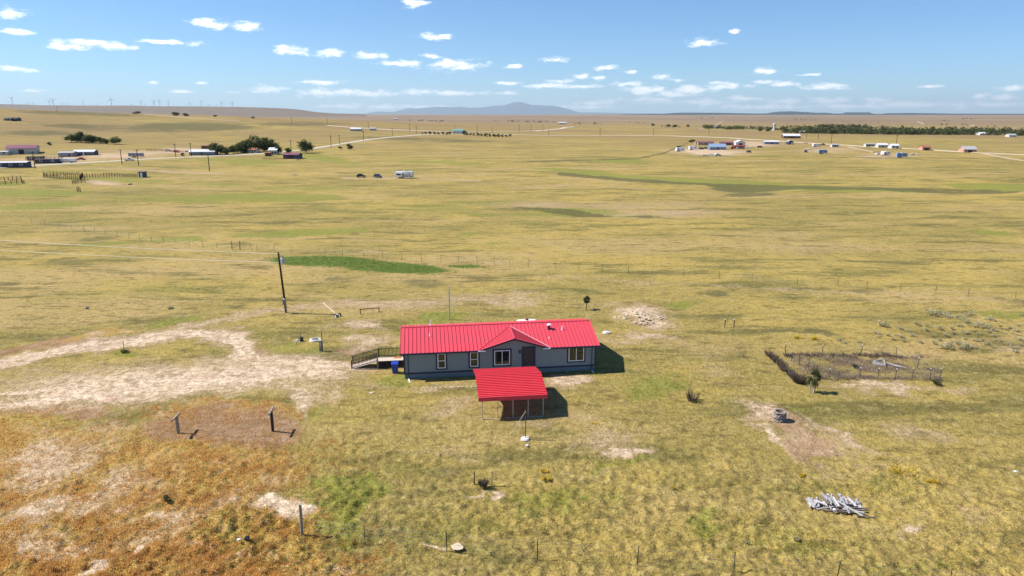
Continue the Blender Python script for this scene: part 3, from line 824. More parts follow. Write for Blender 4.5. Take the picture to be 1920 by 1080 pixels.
# wall body
MB().prism([(0.0, 0.62), (HW, 0.62), (HW, HE - 0.03), (HW / 2, HR - 0.05), (0.0, HE - 0.03)], 0, HL, 'x').build('wall', m_siding, house)
sk = MB().box(0.03, HL - 0.03, 0.03, HW - 0.03, -0.12, 0.60).build('skirting', m_skirt, house)
MB().box(-0.05, HL + 0.05, -0.05, HW + 0.05, 0.56, 0.74).build('band_board', m_navy, house)
for cx in (0.0, HL):
    s = -1 if cx == 0 else 1
    MB().box(cx - 0.06 if s < 0 else cx - 0.11, cx + 0.11 if s < 0 else cx + 0.06, -0.045, 0.11, 0.745, HE - 0.06).build('corner_board', m_navy, house)
for k in range(1, 17):
    x = HL * k / 17
    MB().box(x - 0.012, x + 0.012, -0.012, 0.01, 0.75, HE - 0.08).build('siding_batten', m_siding, house)
def window(x0, x1, z0, z1, slider, trim=0.18):
    w = thing_part('window', house)
    MB().box(x0 - trim, x1 + trim, -0.035, 0.02, z1, z1 + trim).box(x0 - trim, x1 + trim, -0.035, 0.02, z0 - trim, z0).box(x0 - trim, x0, -0.035, 0.02, z0, z1).box(x1, x1 + trim, -0.035, 0.02, z0, z1).build('trim', m_navy, w)
    f = 0.085
    MB().box(x0, x1, -0.06, 0.03, z1 - f, z1).box(x0, x1, -0.06, 0.03, z0, z0 + f).box(x0, x0 + f, -0.06, 0.03, z0 + f, z1 - f).box(x1 - f, x1, -0.06, 0.03, z0 + f, z1 - f).build('frame', m_white, w)
    if slider:
        xm = (x0 + x1) / 2
        MB().box(xm - 0.035, xm + 0.035, -0.05, 0.025, z0 + f, z1 - f).build('mullion', m_white, w)
        MB().add([(x0 + f, -0.012, z0 + f), (xm - 0.035, -0.016, z0 + f), (xm - 0.035, -0.006, z1 - f), (x0 + f, -0.002, z1 - f)], [(0, 1, 2, 3)]).build('pane', m_glass, w)
        MB().add([(xm + 0.035, -0.022, z0 + f), (x1 - f, -0.026, z0 + f), (x1 - f, -0.030, z1 - f), (xm + 0.035, -0.026, z1 - f)], [(0, 1, 2, 3)]).build('pane', m_glass, w)
    else:
        zm = z0 + (z1 - z0) * 0.5
        MB().box(x0 + f, x1 - f, -0.05, 0.025, zm - 0.035, zm + 0.035).build('meeting_rail', m_white, w)
        MB().add([(x0 + f, -0.030, zm + 0.035), (x1 - f, -0.030, zm + 0.035), (x1 - f, -0.036, z1 - f), (x0 + f, -0.036, z1 - f)], [(0, 1, 2, 3)]).build('pane', m_glass, w)
        MB().add([(x0 + f, -0.012, z0 + f), (x1 - f, -0.014, z0 + f), (x1 - f, -0.006, zm - 0.035), (x0 + f, -0.004, zm - 0.035)], [(0, 1, 2, 3)]).build('pane', m_glass, w)
def thing_part(name, parent):
    o = link(name, None, parent)
    o.empty_display_size = 0.2
    return o
window(3.60, 4.48, 1.10, 2.80, False)
window(7.14, 8.03, 1.12, 2.80, False)
window(9.80, 11.53, 1.17, 2.86, True)
window(18.10, 19.84, 1.24, 2.88, True)
dr = MB().box(13.06, 14.16, -0.03, 0.02, 0.98, 3.0).build('door', m_door, house)
MB().box(12.85, 13.055, -0.06, 0.02, 0.76, 3.18).box(14.165, 14.37, -0.06, 0.02, 0.76, 3.18).box(13.06, 14.16, -0.058, 0.02, 3.005, 3.18).build('door_trim', m_navy, dr)
MB().box(13.06, 14.16, -0.10, 0.02, 0.80, 0.97).build('threshold', mat('threshold_board', (0.16, 0.12, 0.12), 0.7), dr)
for (zz0, zz1) in ((1.15, 1.75), (1.95, 2.8)):
    for (xa, xb) in ((13.18, 13.55), (13.67, 14.04)):
        MB().box(xa, xb, -0.045, -0.025, zz0, zz1).build('door_panel', m_door, dr)
MB().lathe([(0.035, 0), (0.035, 0.07)], 8, (13.17, -0.08, 1.95)).build('door_knob', m_galv, dr)
MB().lathe([(0.03, 0), (0.09, 0.05), (0.09, 0.32), (0.11, 0.34), (0.02, 0.42)], 8, (12.62, -0.12, 2.42)).build('porch_light', m_black, house)
# roof panels
roof = thing_part('roof', house)
NP = 50
pw = (HL + 2 * OX) / NP
def panel_mesh(front, short=False):
    mb = MB()
    y0 = (0.32 if short else -OY) if front else HW + OY
    yr = HW / 2
    z0 = HE + HS * 0.32 if short else HE - HS * OY; zr = HR
    t = 0.03
    g = 0.004
    prof = [(g, 0), (pw - 0.040, 0), (pw - 0.036, 0.065), (pw - g, 0.065), (pw - g, -t), (g, -t)]
    a = [(x, y0, z0 + dz + 0.03) for x, dz in prof]; b = [(x, yr, zr + dz + 0.03) for x, dz in prof]
    n = len(prof)
    mb.add(a + b, [tuple(range(n)), tuple(range(2 * n - 1, n - 1, -1))] + [(i, (i + 1) % n, (i + 1) % n + n, i + n) for i in range(n)])
    return mb.mesh('roof_panel', m_roofred)
pf, pb, ps = panel_mesh(True), panel_mesh(False), panel_mesh(True, True)
XC, HD, DS = 11.98, 4.22, 0.315
GW = 3.35
for i in range(NP):
    xm_ = -OX + (i + 0.5) * pw
    link('roof_panel', ps if abs(xm_ - XC) < GW else pf, roof, (-OX + i * pw, 0, 0))
    link('roof_panel', pb, roof, (-OX + i * pw, 0, 0))
MB().add([(-OX, HW / 2 - 0.2, HR + 0.045), (-OX, HW / 2, HR + 0.11), (-OX, HW / 2 + 0.2, HR + 0.045), (HL + OX, HW / 2 - 0.2, HR + 0.045), (HL + OX, HW / 2, HR + 0.11), (HL + OX, HW / 2 + 0.2, HR + 0.045),
          (-OX, HW / 2, HR + 0.03), (HL + OX, HW / 2, HR + 0.03)],
         [(0, 3, 4, 1), (1, 4, 5, 2), (0, 1, 2, 6), (3, 7, 5, 4), (0, 6, 7, 3), (2, 5, 7, 6)]).build('ridge_cap', m_roofred, roof)
# eave fascia and gutters
for xa_, xb_ in ((-OX - 0.01, XC - GW), (XC + GW, HL + OX + 0.01)):
    MB().box(xa_, xb_, -OY - 0.035, -OY, HE - HS * OY - 0.16, HE - HS * OY + 0.02).build('fascia', m_navy, roof)
    MB().box(xa_, xb_, -OY, 0.0, HE - HS * OY - 0.10, HE - HS * OY - 0.07).build('soffit', m_navy, roof)
MB().box(-OX - 0.01, HL + OX + 0.01, HW + OY, HW + OY + 0.035, HE - HS * OY - 0.16, HE - HS * OY + 0.02).build('fascia', m_navy, roof)
for x in (-OX - 0.02, HL + OX - 0.02):
    for y0, y1 in ((-OY, HW / 2), (HW + OY, HW / 2)):
        MB().add([(x, y0, HE - HS * OY - 0.16), (x, y1, HR - 0.16), (x, y1, HR + 0.08), (x, y0, HE - HS * OY + 0.08), (x + 0.04, y0, HE - HS * OY - 0.16), (x + 0.04, y1, HR - 0.16), (x + 0.04, y1, HR + 0.08), (x + 0.04, y0, HE - HS * OY + 0.08)],
                 [(0, 1, 2, 3), (7, 6, 5, 4), (0, 4, 5, 1), (1, 5, 6, 2), (2, 6, 7, 3), (3, 7, 4, 0)]).build('rake_trim', m_roofred, roof)
# front gable over the door
XC, HD, DS = 11.98, 4.22, 0.315
gab = thing_part('front_gable', house)
halfw = (HD - (HE - 0.03)) / DS
MB().prism([(XC - halfw, HE - 0.04), (XC + halfw, HE - 0.04), (XC, HD - 0.05)], -0.012, 0.3, 'y').build('gable_wall', m_siding, gab)
zmain = lambda y: HE + HS * y
yend = (HD - HE) / HS
ny = 11
for s in (-1, 1):
    for k in range(ny):
        ya = -0.46 + (yend + 0.46) * k / ny
        yb = -0.46 + (yend + 0.46) * (k + 1) / ny - 0.03
        yc = yb + 0.028
        def pt(y, top):
            dlow = max(0.02, (HD - zmain(max(y, -0.46))) / DS + (0.12 if y < 0.2 else 0.12))
            dl = 0.0 if top else dlow
            return (XC + s * dl, y, HD - DS * dl + 0.10)
        A_, B_, C_, D_ = pt(ya, True), pt(yb, True), pt(yb, False), pt(ya, False)
        up = lambda p, h: (p[0], p[1], p[2] + h)
        mb = MB()
        lo = [up(p, -0.03) for p in (A_, B_, C_, D_)]
        mb.add(lo + [A_, B_, C_, D_], [(0, 1, 2, 3), (7, 6, 5, 4), (0, 4, 5, 1), (1, 5, 6, 2), (2, 6, 7, 3), (3, 7, 4, 0)])
        e1, e2 = pt(yb, True), pt(yb, False)
        f1, f2 = pt(yc, True), pt(yc, False)
        mb.add([up(e1, -0.03), up(e2, -0.03), up(f2, -0.03), up(f1, -0.03), up(e1, 0.055), up(e2, 0.055), up(f2, 0.055), up(f1, 0.055)],
               [(0, 1, 2, 3), (7, 6, 5, 4), (0, 4, 5, 1), (1, 5, 6, 2), (2, 6, 7, 3), (3, 7, 4, 0)])
        mb.build('roof_panel', m_roofred, gab)
    # rake board under the gable edge
    dl = (HD - zmain(-0.46)) / DS + 0.1
    MB().add([(XC, -0.47, HD - 0.10), (XC + s * dl, -0.47, HD - DS * dl - 0.10), (XC + s * dl, -0.47, HD - DS * dl + 0.075), (XC, -0.47, HD + 0.075),
              (XC, -0.435, HD - 0.10), (XC + s * dl, -0.435, HD - DS * dl - 0.10), (XC + s * dl, -0.435, HD - DS * dl + 0.075), (XC, -0.435, HD + 0.075)],
             [(0, 1, 2, 3), (7, 6, 5, 4), (0, 4, 5, 1), (1, 5, 6, 2), (2, 6, 7, 3), (3, 7, 4, 0)]).build('rake_board', m_navy, gab)
    MB().beam((XC, -0.475, HD + 0.10), (XC + s * dl, -0.475, HD - DS * dl + 0.10), 0.03, 0.05).build('rake_trim', m_roofred, gab)
    # valley flashing on the main slope
    y1 = yend
    MB().beam((XC + s * 0.1, y1, HD + 0.12), (XC + s * (dl + 0.08), -0.42, zmain(-0.42) + 0.10), 0.07, 0.05).build('valley_flashing', m_flash if s > 0 else m_roofred, gab)
    xg = XC + s * (dl + 0.15)
    MB().box(min(xg, xg + s * -0.8), max(xg, xg + s * -0.8), -OY - 0.13, -OY - 0.036, HE - HS * OY - 0.10, HE - HS * OY + 0.02).build('gutter_piece', m_white, gab)
MB().beam((XC, -0.47, HD + 0.13), (XC, yend, HD + 0.13), 0.16, 0.06).build('ridge_cap', m_roofred, gab)
# pipes and vents on the roof
def vent(u, y, h, r, cap, m, name='roof_vent'):
    z = zmain(y) + 0.03
    o = MB().lathe([(r * 1.9, -0.05), (r * 1.5, 0.05), (r, 0.07), (r, h)], 10, (u, y, z)).build(name, m, house)
    if cap:
        MB().lathe([(r * 1.7, 0), (r * 1.7, 0.12), (r * 0.6, 0.17)], 10, (u, y, z + h)).build('vent_cap', m_white, o)
vent(2.85, 2.75, 0.32, 0.05, False, m_white)
vent(16.45, 3.25, 0.42, 0.15, True, m_black, 'flue')
vent(17.95, 3.0, 0.42, 0.06, False, m_white)
vent(16.15, 1.35, 0.18, 0.05, False, m_white)
vent(3.0, 5.0, 0.55, 0.05, False, m_white)
# downspouts
for x in (0.45, HL - 0.45):
    MB().tube([(x, -0.40, HE - 0.2), (x, -0.11, HE - 0.45), (x, -0.11, 0.28), (x, -0.30, 0.12)], 0.045, 8).build('downspout', m_navy, house)
MB().beam((0.45, -0.3, 0.12), (0.60, -1.15, 0.05), 0.11, 0.08).build('downspout_extension', m_white, house)
MB().beam((HL - 0.45, -0.3, 0.12), (HL - 0.35, -0.75, 0.05), 0.11, 0.08).build('downspout_extension', m_white, house)
# end walls: door to the deck, two windows on the right end
MB().box(-0.04, 0.02, 4.1, 5.0, 0.9, 2.9).build('side_door', m_door, house)
for y in (2.5, 6.6):
    MB().box(HL - 0.02, HL + 0.05, y - 0.5, y + 0.5, 1.3, 2.6).build('side_window', m_white, house)

def hpt(x, y, z=0.0):
    c, s = math.cos(HRZ), math.sin(HRZ)
    return Vector((HO.x + x * c - y * s, HO.y + x * s + y * c, z))

# ------------------------------------------------------------------ deck and ramp
ramp = thing('wooden_ramp', 'dark-railed wooden access ramp and deck with pale boards at the end of the house', 'ramp', hpt(-3.0, 3.8), HRZ)
dz = 0.86
nb = 10
for i in range(nb):
    y = 0.14 * i
    MB().box(0.0, 2.85, y, y + 0.132, dz - 0.04, dz).build('deck_board', m_deck, ramp)
    MB().add([(-3.1, y, 0.06), (-0.004, y, dz), (-0.004, y + 0.132, dz), (-3.1, y + 0.132, 0.06), (-3.1, y, 0.01), (-0.004, y, dz - 0.05), (-0.004, y + 0.132, dz - 0.05), (-3.1, y + 0.132, 0.01)],
             [(0, 1, 2, 3), (7, 6, 5, 4), (0, 4, 5, 1), (1, 5, 6, 2), (2, 6, 7, 3), (3, 7, 4, 0)]).build('ramp_board', m_deck, ramp)
def rail(y, x0, x1, zf, name='railing', hgt=0.98):
    r = link(name, None, ramp)
    n = max(2, int(abs(x1 - x0) / 1.5) + 1)
    xs = [x0 + (x1 - x0) * i / (n - 1) for i in range(n)]
    for x in xs:
        MB().box(x - 0.065, x + 0.065, y - 0.065, y + 0.065, -0.05, zf(x) + hgt + 0.03).build('post', m_dkwood, r)
    MB().beam((x0, y, zf(x0) + hgt), (x1, y, zf(x1) + hgt), 0.14, 0.045).build('top_rail', m_dkwood, r)
    MB().beam((x0, y, zf(x0) + 0.12), (x1, y, zf(x1) + 0.12), 0.04, 0.08).build('bottom_rail', m_dkwood, r)
    k = int(abs(x1 - x0) / 0.15)
    for i in range(1, k):
        x = x0 + (x1 - x0) * i / k
        MB().box(x - 0.025, x + 0.025, y - 0.025, y + 0.025, zf(x) + 0.1, zf(x) + hgt - 0.02).build('baluster', m_dkwood, r)
zr_ = lambda x: 0.05 + (dz - 0.05) * (x + 3.1) / 3.1 if x < 0 else dz
rail(1.45, -2.95, 0.0, zr_)
rail(1.45, 0.0, 2.8, zr_)
rail(-0.06, -2.95, -0.1, zr_)
skt = link('deck_skirt', None, ramp)
MB().box(-0.05, 2.85, -0.09, -0.03, dz - 0.16, dz - 0.02).build('rim_board', m_dkwood, skt)
MB().box(-0.05, 2.85, -0.09, -0.03, -0.02, 0.26).build('base_board', m_dkwood, skt)
for i in range(14):
    x = 0.0 + 2.7 * i / 13
    w = 0.05 if i % 4 else 0.16
    MB().box(x, x + w, -0.085, -0.04, 0.262, dz - 0.162).build('skirt_slat', m_dkwood, skt)
MB().box(0.0, 2.85, 1.30, 1.36, 0.0, dz - 0.05).build('rear_skirt', m_dkwood, ramp)
MB().box(-0.14, 0.0, -0.14, 0.0, -0.05, dz + 0.95).build('newel_post', m_oldwood, ramp)
tag(MB().box(-0.42, 0.42, -0.28, 0.28, 0, 0.025).build('doormat', m_mat), 'small orange doormat lying on the pale deck beside the house', 'doormat')
o = bpy.data.objects['doormat']; o.location = hpt(-0.85, 4.75, dz + 0.002); o.rotation_euler = (0, 0, HRZ)
bp_ = gpt(741, 699)
bin_ = thing('trash_bin', 'blue plastic wheeled bin standing in front of the deck skirt', 'bin', (bp_.x, bp_.y, 0), HRZ)
MB().add([(-.28, -.30, .06), (.28, -.30, .06), (.28, .28, .06), (-.28, .28, .06), (-.38, -.40, 1.1), (.38, -.40, 1.1), (.38, .36, 1.1), (-.38, .36, 1.1)],
         [(0, 3, 2, 1), (4, 5, 6, 7), (0, 1, 5, 4), (1, 2, 6, 5), (2, 3, 7, 6), (3, 0, 4, 7)]).build('body', m_bluebin, bin_)
MB().add([(-.40, -.42, 1.10), (.40, -.42, 1.10), (.40, .38, 1.10), (-.40, .38, 1.10), (-.34, -.34, 1.20), (.34, -.34, 1.20), (.38, .36, 1.24), (-.38, .36, 1.24)],
         [(0, 3, 2, 1), (4, 5, 6, 7), (0, 1, 5, 4), (1, 2, 6, 5), (2, 3, 7, 6), (3, 0, 4, 7)]).build('lid', m_bluebin, bin_)
for sx_ in (-1, 1):
    MB().tube([(sx_ * .26, .30, .12), (sx_ * .33, .30, .12)], 0.12, 12).build('wheel', m_tyre, bin_)
MB().tube([(-.3, .43, 1.12), (.3, .43, 1.12)], 0.025, 6).build('handle', m_bluebin, bin_)

# ------------------------------------------------------------------ carport
CO = gpt(905, 787); CO.z = 0
C2 = gpt(1019, 781)
CRZ = math.atan2(C2.y - CO.y, C2.x - CO.x)
cp = thing('carport', 'open steel carport with low ribbed red metal roof on thin posts', 'carport', CO, CRZ)
CL, CW = 5.77, 7.2
zE, zR = 2.28, 3.02
for y, nm in ((0, 'front'), (CW, 'back')):
    for i in range(5):
        x = CL * i / 4
        MB().box(x - 0.032, x + 0.032, y - 0.032, y + 0.032, 0.05, zE - 0.02).build('post', m_galv, cp)
    MB().box(-0.04, CL + 0.04, y - 0.04, y + 0.04, 0.0, 0.07).build('base_rail', m_galv, cp)
for i in range(5):
    x = CL * i / 4
    MB().beam((x, -0.1, zE - 0.06), (x, CW / 2, zR - 0.06), 0.05, 0.06).beam((x, CW / 2, zR - 0.06), (x, CW + 0.1, zE - 0.06), 0.05, 0.06).build('rafter', m_galv, cp)
def ribbed(y0, z0, y1, z1, n, name):
    prof = []
    L_ = math.hypot(y1 - y0, z1 - z0)
    nx, nz_ = -(z1 - z0) / L_, (y1 - y0) / L_
    if nz_ < 0:
        nx, nz_ = -nx, -nz_
    for k in range(n):
        for f, h in ((0.0, 0.0), (0.62, 0.0), (0.70, 0.075), (0.92, 0.075)):
            t = (k + f) / n
            prof.append((y0 + (y1 - y0) * t + nx * h, z0 + (z1 - z0) * t + nz_ * h))
    prof.append((y1, z1))
    m = len(prof)
    vs = []
    for x in (-0.38, CL + 0.38):
        vs += [(x, y, z) for y, z in prof] + [(x, y - nx * 0.015, z - nz_ * 0.015) for y, z in prof]
    fs = []
    for i in range(m - 1):
        fs += [(i, i + 1, i + 1 + 2 * m, i + 2 * m), (i + m, i + 3 * m, i + 1 + 3 * m, i + 1 + m), (i, i + m, i + 1 + m, i + 1), (i + 2 * m, i + 1 + 2 * m, i + 1 + 3 * m, i + 3 * m)]
    fs += [(0, 2 * m, 3 * m, m), (m - 1, 2 * m - 1, 4 * m - 1, 3 * m - 1)]
    return MB().add(vs, fs).build(name, m_roofred2, cp)
ribbed(-0.14, zE, CW / 2, zR, 13, 'front_roof')
ribbed(CW + 0.14, zE, CW / 2, zR, 13, 'back_roof')
for y, s in ((-0.14, -1), (CW + 0.14, 1)):
    MB().add([(-0.38, y, zE + 0.02), (CL + 0.38, y, zE + 0.02), (CL + 0.38, y + s * 0.06, zE - 0.36), (-0.38, y + s * 0.06, zE - 0.36), (-0.38, y - s * 0.02, zE), (CL + 0.38, y - s * 0.02, zE), (CL + 0.38, y + s * 0.04, zE - 0.36), (-0.38, y + s * 0.04, zE - 0.36)],
             [(0, 1, 2, 3), (7, 6, 5, 4), (0, 4, 5, 1), (1, 5, 6, 2), (2, 6, 7, 3), (3, 7, 4, 0)]).build('eave_panel', m_roofred2, cp)

# ------------------------------------------------------------------ pole with rope and white base
fp = gpt(985, 824); fp.z = 0
fl = thing('yard_pole', 'thin dark pole with a pale rope set in a round white base before the carport', 'pole', fp)
MB().tube([(0, 0, 0), (0.02, 0, 1.5), (0.06, 0.05, 2.95)], [0.04, 0.035, 0.03], 8).build('mast', m_tpost, fl)
MB().lathe([(0.38, -0.05), (0.42, 0.06), (0.34, 0.16), (0.12, 0.2)], 14).build('base', m_concrete, fl)
q = gpt(957, 815); q.z = 0.02
d = q - fp
MB().tube([(0.06, 0.04, 2.75), (d.x * 0.45, d.y * 0.45, 1.45), (d.x * 0.8, d.y * 0.8, 0.5), (d.x, d.y, 0.03)], 0.022, 6).build('rope', mat('pale_rope', (0.6, 0.5, 0.38), 0.9), fl)
q = gpt(988.5, 837)
tag(MB().rock((0, 0, 0.08), 0.14, 0.8, 4, 2).build('white_stone', m_concrete), 'small white round stone beside the white pole base', 'stone').location = (q.x, q.y, 0)

# ------------------------------------------------------------------ clothesline T posts
def tpost(px, py, h, a, b, label):
    p = gpt(px, py); p.z = 0
    t = thing('clothesline_post', label, 'post', p, group='clothesline posts by the rust-coloured patch')
    # arm direction from the two ends of the arm at its height
    def at(qx, qy, z):
        d = pxdir(qx, qy)
        k = (z - CAM_H) / d[2]
        return Vector((d[0] * k, d[1] * k, z))
    e0, e1 = at(*a, h), at(*b, h)
    dd = (e1 - e0); dd.z = 0
    Lh = min(max(dd.length, 1.2), 1.7) / 2
    dd.normalize()
    MB().box(-0.10, 0.10, -0.10, 0.10, -0.15, h - 0.09).build('post', m_oldwood if px < 400 else m_pole, t)
    MB().beam((-dd.x * Lh, -dd.y * Lh, h - 0.02), (dd.x * Lh, dd.y * Lh, h + 0.02), 0.14, 0.14).build('crossarm', m_oldwood, t)
    for f in (-0.9, -0.35, 0.35, 0.9):
        MB().tube([(dd.x * Lh * f, dd.y * Lh * f, h + 0.04), (dd.x * Lh * f, dd.y * Lh * f, h + 0.13)], 0.012, 5).build('hook', m_rust, t)
tpost(335, 814, 1.75, (318, 793), (340, 771), 'short thick wooden clothesline T post standing inside the reddish bare disc')
tpost(512, 810, 2.1, (503, 782), (514, 763), 'taller dark wooden clothesline T post at the edge of the reddish disc')

# ------------------------------------------------------------------ fences
def tpost_mesh(h):
    mb = MB().box(-0.03, 0.03, -0.008, 0.008, -0.2, h).box(-0.008, 0.008, -0.035, -0.008, -0.2, h)
    return mb.mesh('post', m_tpost)
def fence(name, label, pts, h, mesh=None, wires=(0.4, 0.75, 1.1), wood=(), rad=0.007, wmat=None):
    P = [gpt(*p) for p in pts]
    t = thing(name, label, 'fence', P[0])
    me = mesh or tpost_mesh(h)
    for i, p in enumerate(P):
        l = p - P[0]
        if i in wood:
            MB().tube([(l.x, l.y, l.z - 0.2), (l.x + 0.03, l.y, l.z + wood[i])], [0.11, 0.10], 9).build('wood_post', m_oldwood, t)
        else:
            o = link('post', me, t, l, (random.uniform(-.05, .05), random.uniform(-.07, .07), random.uniform(0, 3)))
            o.scale = (1, 1, random.uniform(0.9, 1.1))
    for z in wires:
        pl = []
        for i, p in enumerate(P):
            l = p - P[0]
            pl.append((l.x, l.y, l.z + min(z, h - 0.05)))
            if i < len(P) - 1:
                n_ = (P[i] + P[i + 1]) / 2 - P[0]
                pl.append((n_.x, n_.y, n_.z + min(z, h - 0.05) - 0.03))
        MB().tube(pl, rad, 4).build('wire', wmat or m_wire, t)
    return t
fence('wire_fence', 'wire fence with one thick weathered wood post and thin steel posts below the lawn',
      [(566, 998), (684, 1016), (838, 1031), (1008, 1043), (1195, 1056), (1376, 1071), (1569, 1086), (1780, 1102), (2010, 1120)], 1.35, wood={0: 2.15})
fence('wire_fence', 'long wire fence with thin posts crossing the pasture behind the house',
      [(435 + 36, 469), (482, 470), (514, 471), (546, 476), (610, 477), (642, 480), (682, 484), (717, 485), (753, 487), (790, 489), (827, 491), (860, 492), (895, 494), (927, 496), (956, 499), (991, 500), (1041, 504), (1086, 507),
       (1129, 510), (1178, 513), (1223, 516), (1282, 520), (1348, 522), (1410, 527), (1495, 534), (1571, 537), (1625, 543), (1687, 547), (1754, 551), (1815, 555), (1904, 561), (1985, 567), (2070, 573)], 1.35)
fence('wire_fence', 'wire fence with small posts and a dark gate frame beyond the power cables',
      [(60, 420), (85, 424), (110, 427), (135, 430), (158, 433), (178, 437), (198, 440), (220, 444), (241, 447), (263, 451), (285, 454), (307, 456), (330, 457), (355, 460), (381, 464), (407, 465), (435, 467), (450, 467)],
      1.3, wood={16: 1.75, 17: 1.75})
# pole fences of the far paddocks
def pole_fence(name, label, pts, h, n, rails=(0.5, 0.95, 1.4), group=None, jit=0.25):
    P = [gpt(*p) for p in pts]
    t = thing(name, label, 'fence', P[0], group=group)
    me = MB().tube([(0, 0, -0.2), (0, 0, h)], [0.13, 0.11], 6).mesh('post', m_pole)
    tot = sum((P[i + 1] - P[i]).length for i in range(len(P) - 1))
    for i in range(len(P) - 1):
        k = max(1, round(n * (P[i + 1] - P[i]).length / tot))
        for j in range(k + (1 if i == len(P) - 2 else 0)):
            p = P[i].lerp(P[i + 1], j / k)
            p.z = float(terrain(p.x, p.y))
            link('post', me, t, p - P[0], (0, 0, random.random()), (1, 1, 1 + random.uniform(-jit, jit)))
        for z in rails:
            a, b = P[i] - P[0], P[i + 1] - P[0]
            MB().beam((a.x, a.y, a.z + z), (b.x, b.y, b.z + z), 0.06, 0.13).build('rail', m_pole, t)
    return t
pole_fence('corral_fence', 'dense dark pole corral fence in the green paddock below the gravel road', [(82, 333), (112, 336), (150, 338), (156, 331), (120, 329), (82, 330)], 1.7, 52)
pole_fence('corral_fence', 'straight dark rail fence running from the corral to the black shed', [(158, 333), (200, 332), (230, 332), (258, 333)], 1.7, 22)
pole_fence('corral_fence', 'dark pole fence of the small pen at the edge of the pasture', [(-30, 346), (0, 347), (42, 344), (40, 338), (0, 338)], 1.6, 22)
pole_fence('corral_fence', 'short run of a few fence posts in front of the corral', [(136, 345), (146, 343), (160, 343)], 1.5, 5)
pole_fence('gate_frame', 'small free-standing gate frame of three dark posts in the pasture', [(145, 359), (151, 359.5)], 1.7, 2, rails=(0.6, 1.3))
pole_fence('garden_fence', 'row of short posts before the maroon-roofed white shed', [(493, 299), (515, 300), (538, 299)], 1.3, 14, rails=(0.8,))
pole_fence('corral_fence', 'dark pole fence of the junk yard behind the trees', [(275, 283), (300, 283), (330, 285), (352, 286)], 1.4, 16)
pole_fence('corral_fence', 'dark pole fence round the brown pen beside the white flatbed', [(48, 300), (80, 299), (118, 299), (112, 305), (66, 306)], 1.5, 26)

# ------------------------------------------------------------------ utility pole and cables
up = gpt(537, 588); up.z = 0
pole = thing('utility_pole', 'dark leaning wooden utility pole with grey transformer and two pale cables', 'utility pole', up)
lean = Vector((-0.45, 0.0, 9.0))
MB().tube([(0, 0, -0.3), lean * 0.5, lean], [0.17, 0.15, 0.12], 10).build('post', m_pole, pole)
t0 = lean * 0.845
tf = MB().lathe([(0.20, 0), (0.26, 0.04), (0.26, 0.72), (0.28, 0.76), (0.20, 0.84)], 14, (t0.x + 0.50, t0.y - 0.1, t0.z - 0.2)).build('transformer', m_grey_can, pole)
for dx in (-0.08, 0.1):
    MB().lathe([(0.03, 0), (0.07, 0.05), (0.035, 0.1), (0.06, 0.15), (0.03, 0.28)], 8, (t0.x + 0.5 + dx, t0.y - 0.1, t0.z + 0.63)).build('bushing', m_greybox, tf)
MB().beam((t0.x, t0.y - 0.05, t0.z + 0.35), (t0.x + 0.4, t0.y - 0.05, t0.z + 0.35), 0.08, 0.08).build('bracket', m_galv, pole)
MB().tube([(lean.x * .97 + 0.1, 0, 8.75), (lean.x + 0.45, 0, 8.45), (lean.x + 0.55, -0.1, 8.3)], 0.03, 6).build('cutout_fuse', m_galv, pole)
m1 = lean * 0.21
MB().box(m1.x - 0.18, m1.x + 0.18, -0.36, -0.13, m1.z - 0.5, m1.z + 0.3).build('meter_box', m_greybox, pole)
MB().lathe([(0.11, 0), (0.11, 0.1), (0.05, 0.14)], 10, (m1.x, -0.3, m1.z + 0.3)).build('meter', m_white, pole)
MB().tube([(0.13, -0.16, 0), (m1.x + 0.13, -0.16, m1.z - 0.5)], 0.035, 6).build('conduit', m_galv, pole)
MB().tube([(m1.x + 0.1, -0.16, m1.z + 0.3), (lean.x * .8 + 0.1, -0.16, 7.2), (lean.x * .85 + 0.5, -0.2, 7.3)], 0.022, 6).build('service_cable', m_black, pole)
def at_z(px, py, z):
    d = pxdir(px, py); k = (z - CAM_H) / d[2]
    return Vector((d[0] * k, d[1] * k, z))
for zz, pyl, lab in ((8.8, 424, 'upper pale power cable running from the pole top across the pasture'), (7.55, 444, 'lower pale power cable running from below the transformer across the pasture')):
    a = up + lean * (zz / 9.0)
    b = at_z(-330, pyl, zz + 0.5)
    pts = []
    for i in range(25):
        f = i / 24
        p = a.lerp(b, f); p.z -= 4 * 0.55 * f * (1 - f)
        pts.append(p)
    tag(MB().tube(pts, 0.028, 6).build('power_cable', m_cable), lab, 'cable')

# ------------------------------------------------------------------ small things round the house
# propane tank behind the house
q = gpt(986, 599.5); q.z = 0
pt_ = thing('propane_tank', 'white horizontal propane tank with red lid behind the house', 'tank', (q.x, q.y - 3.8, 0), HRZ)
prof = [(-1.45, 0.05), (-1.40, 0.25), (-1.28, 0.39), (-1.1, 0.46), (1.1, 0.46), (1.28, 0.39), (1.40, 0.25), (1.45, 0.05)]
MB().tube([(x, 0, 0.72) for x, r in prof], [r for x, r in prof], 18).build('vessel', m_white, pt_, True)
MB().lathe([(0.22, 0), (0.22, 0.14), (0.12, 0.24)], 12, (0, 0, 1.14)).build('lid', mat('red_lid', (0.28, 0.05, 0.04), 0.5), pt_)
for x in (-0.85, 0.85):
    MB().box(x - 0.09, x + 0.09, -0.42, 0.42, -0.02, 0.34).build('saddle', m_concrete, pt_)
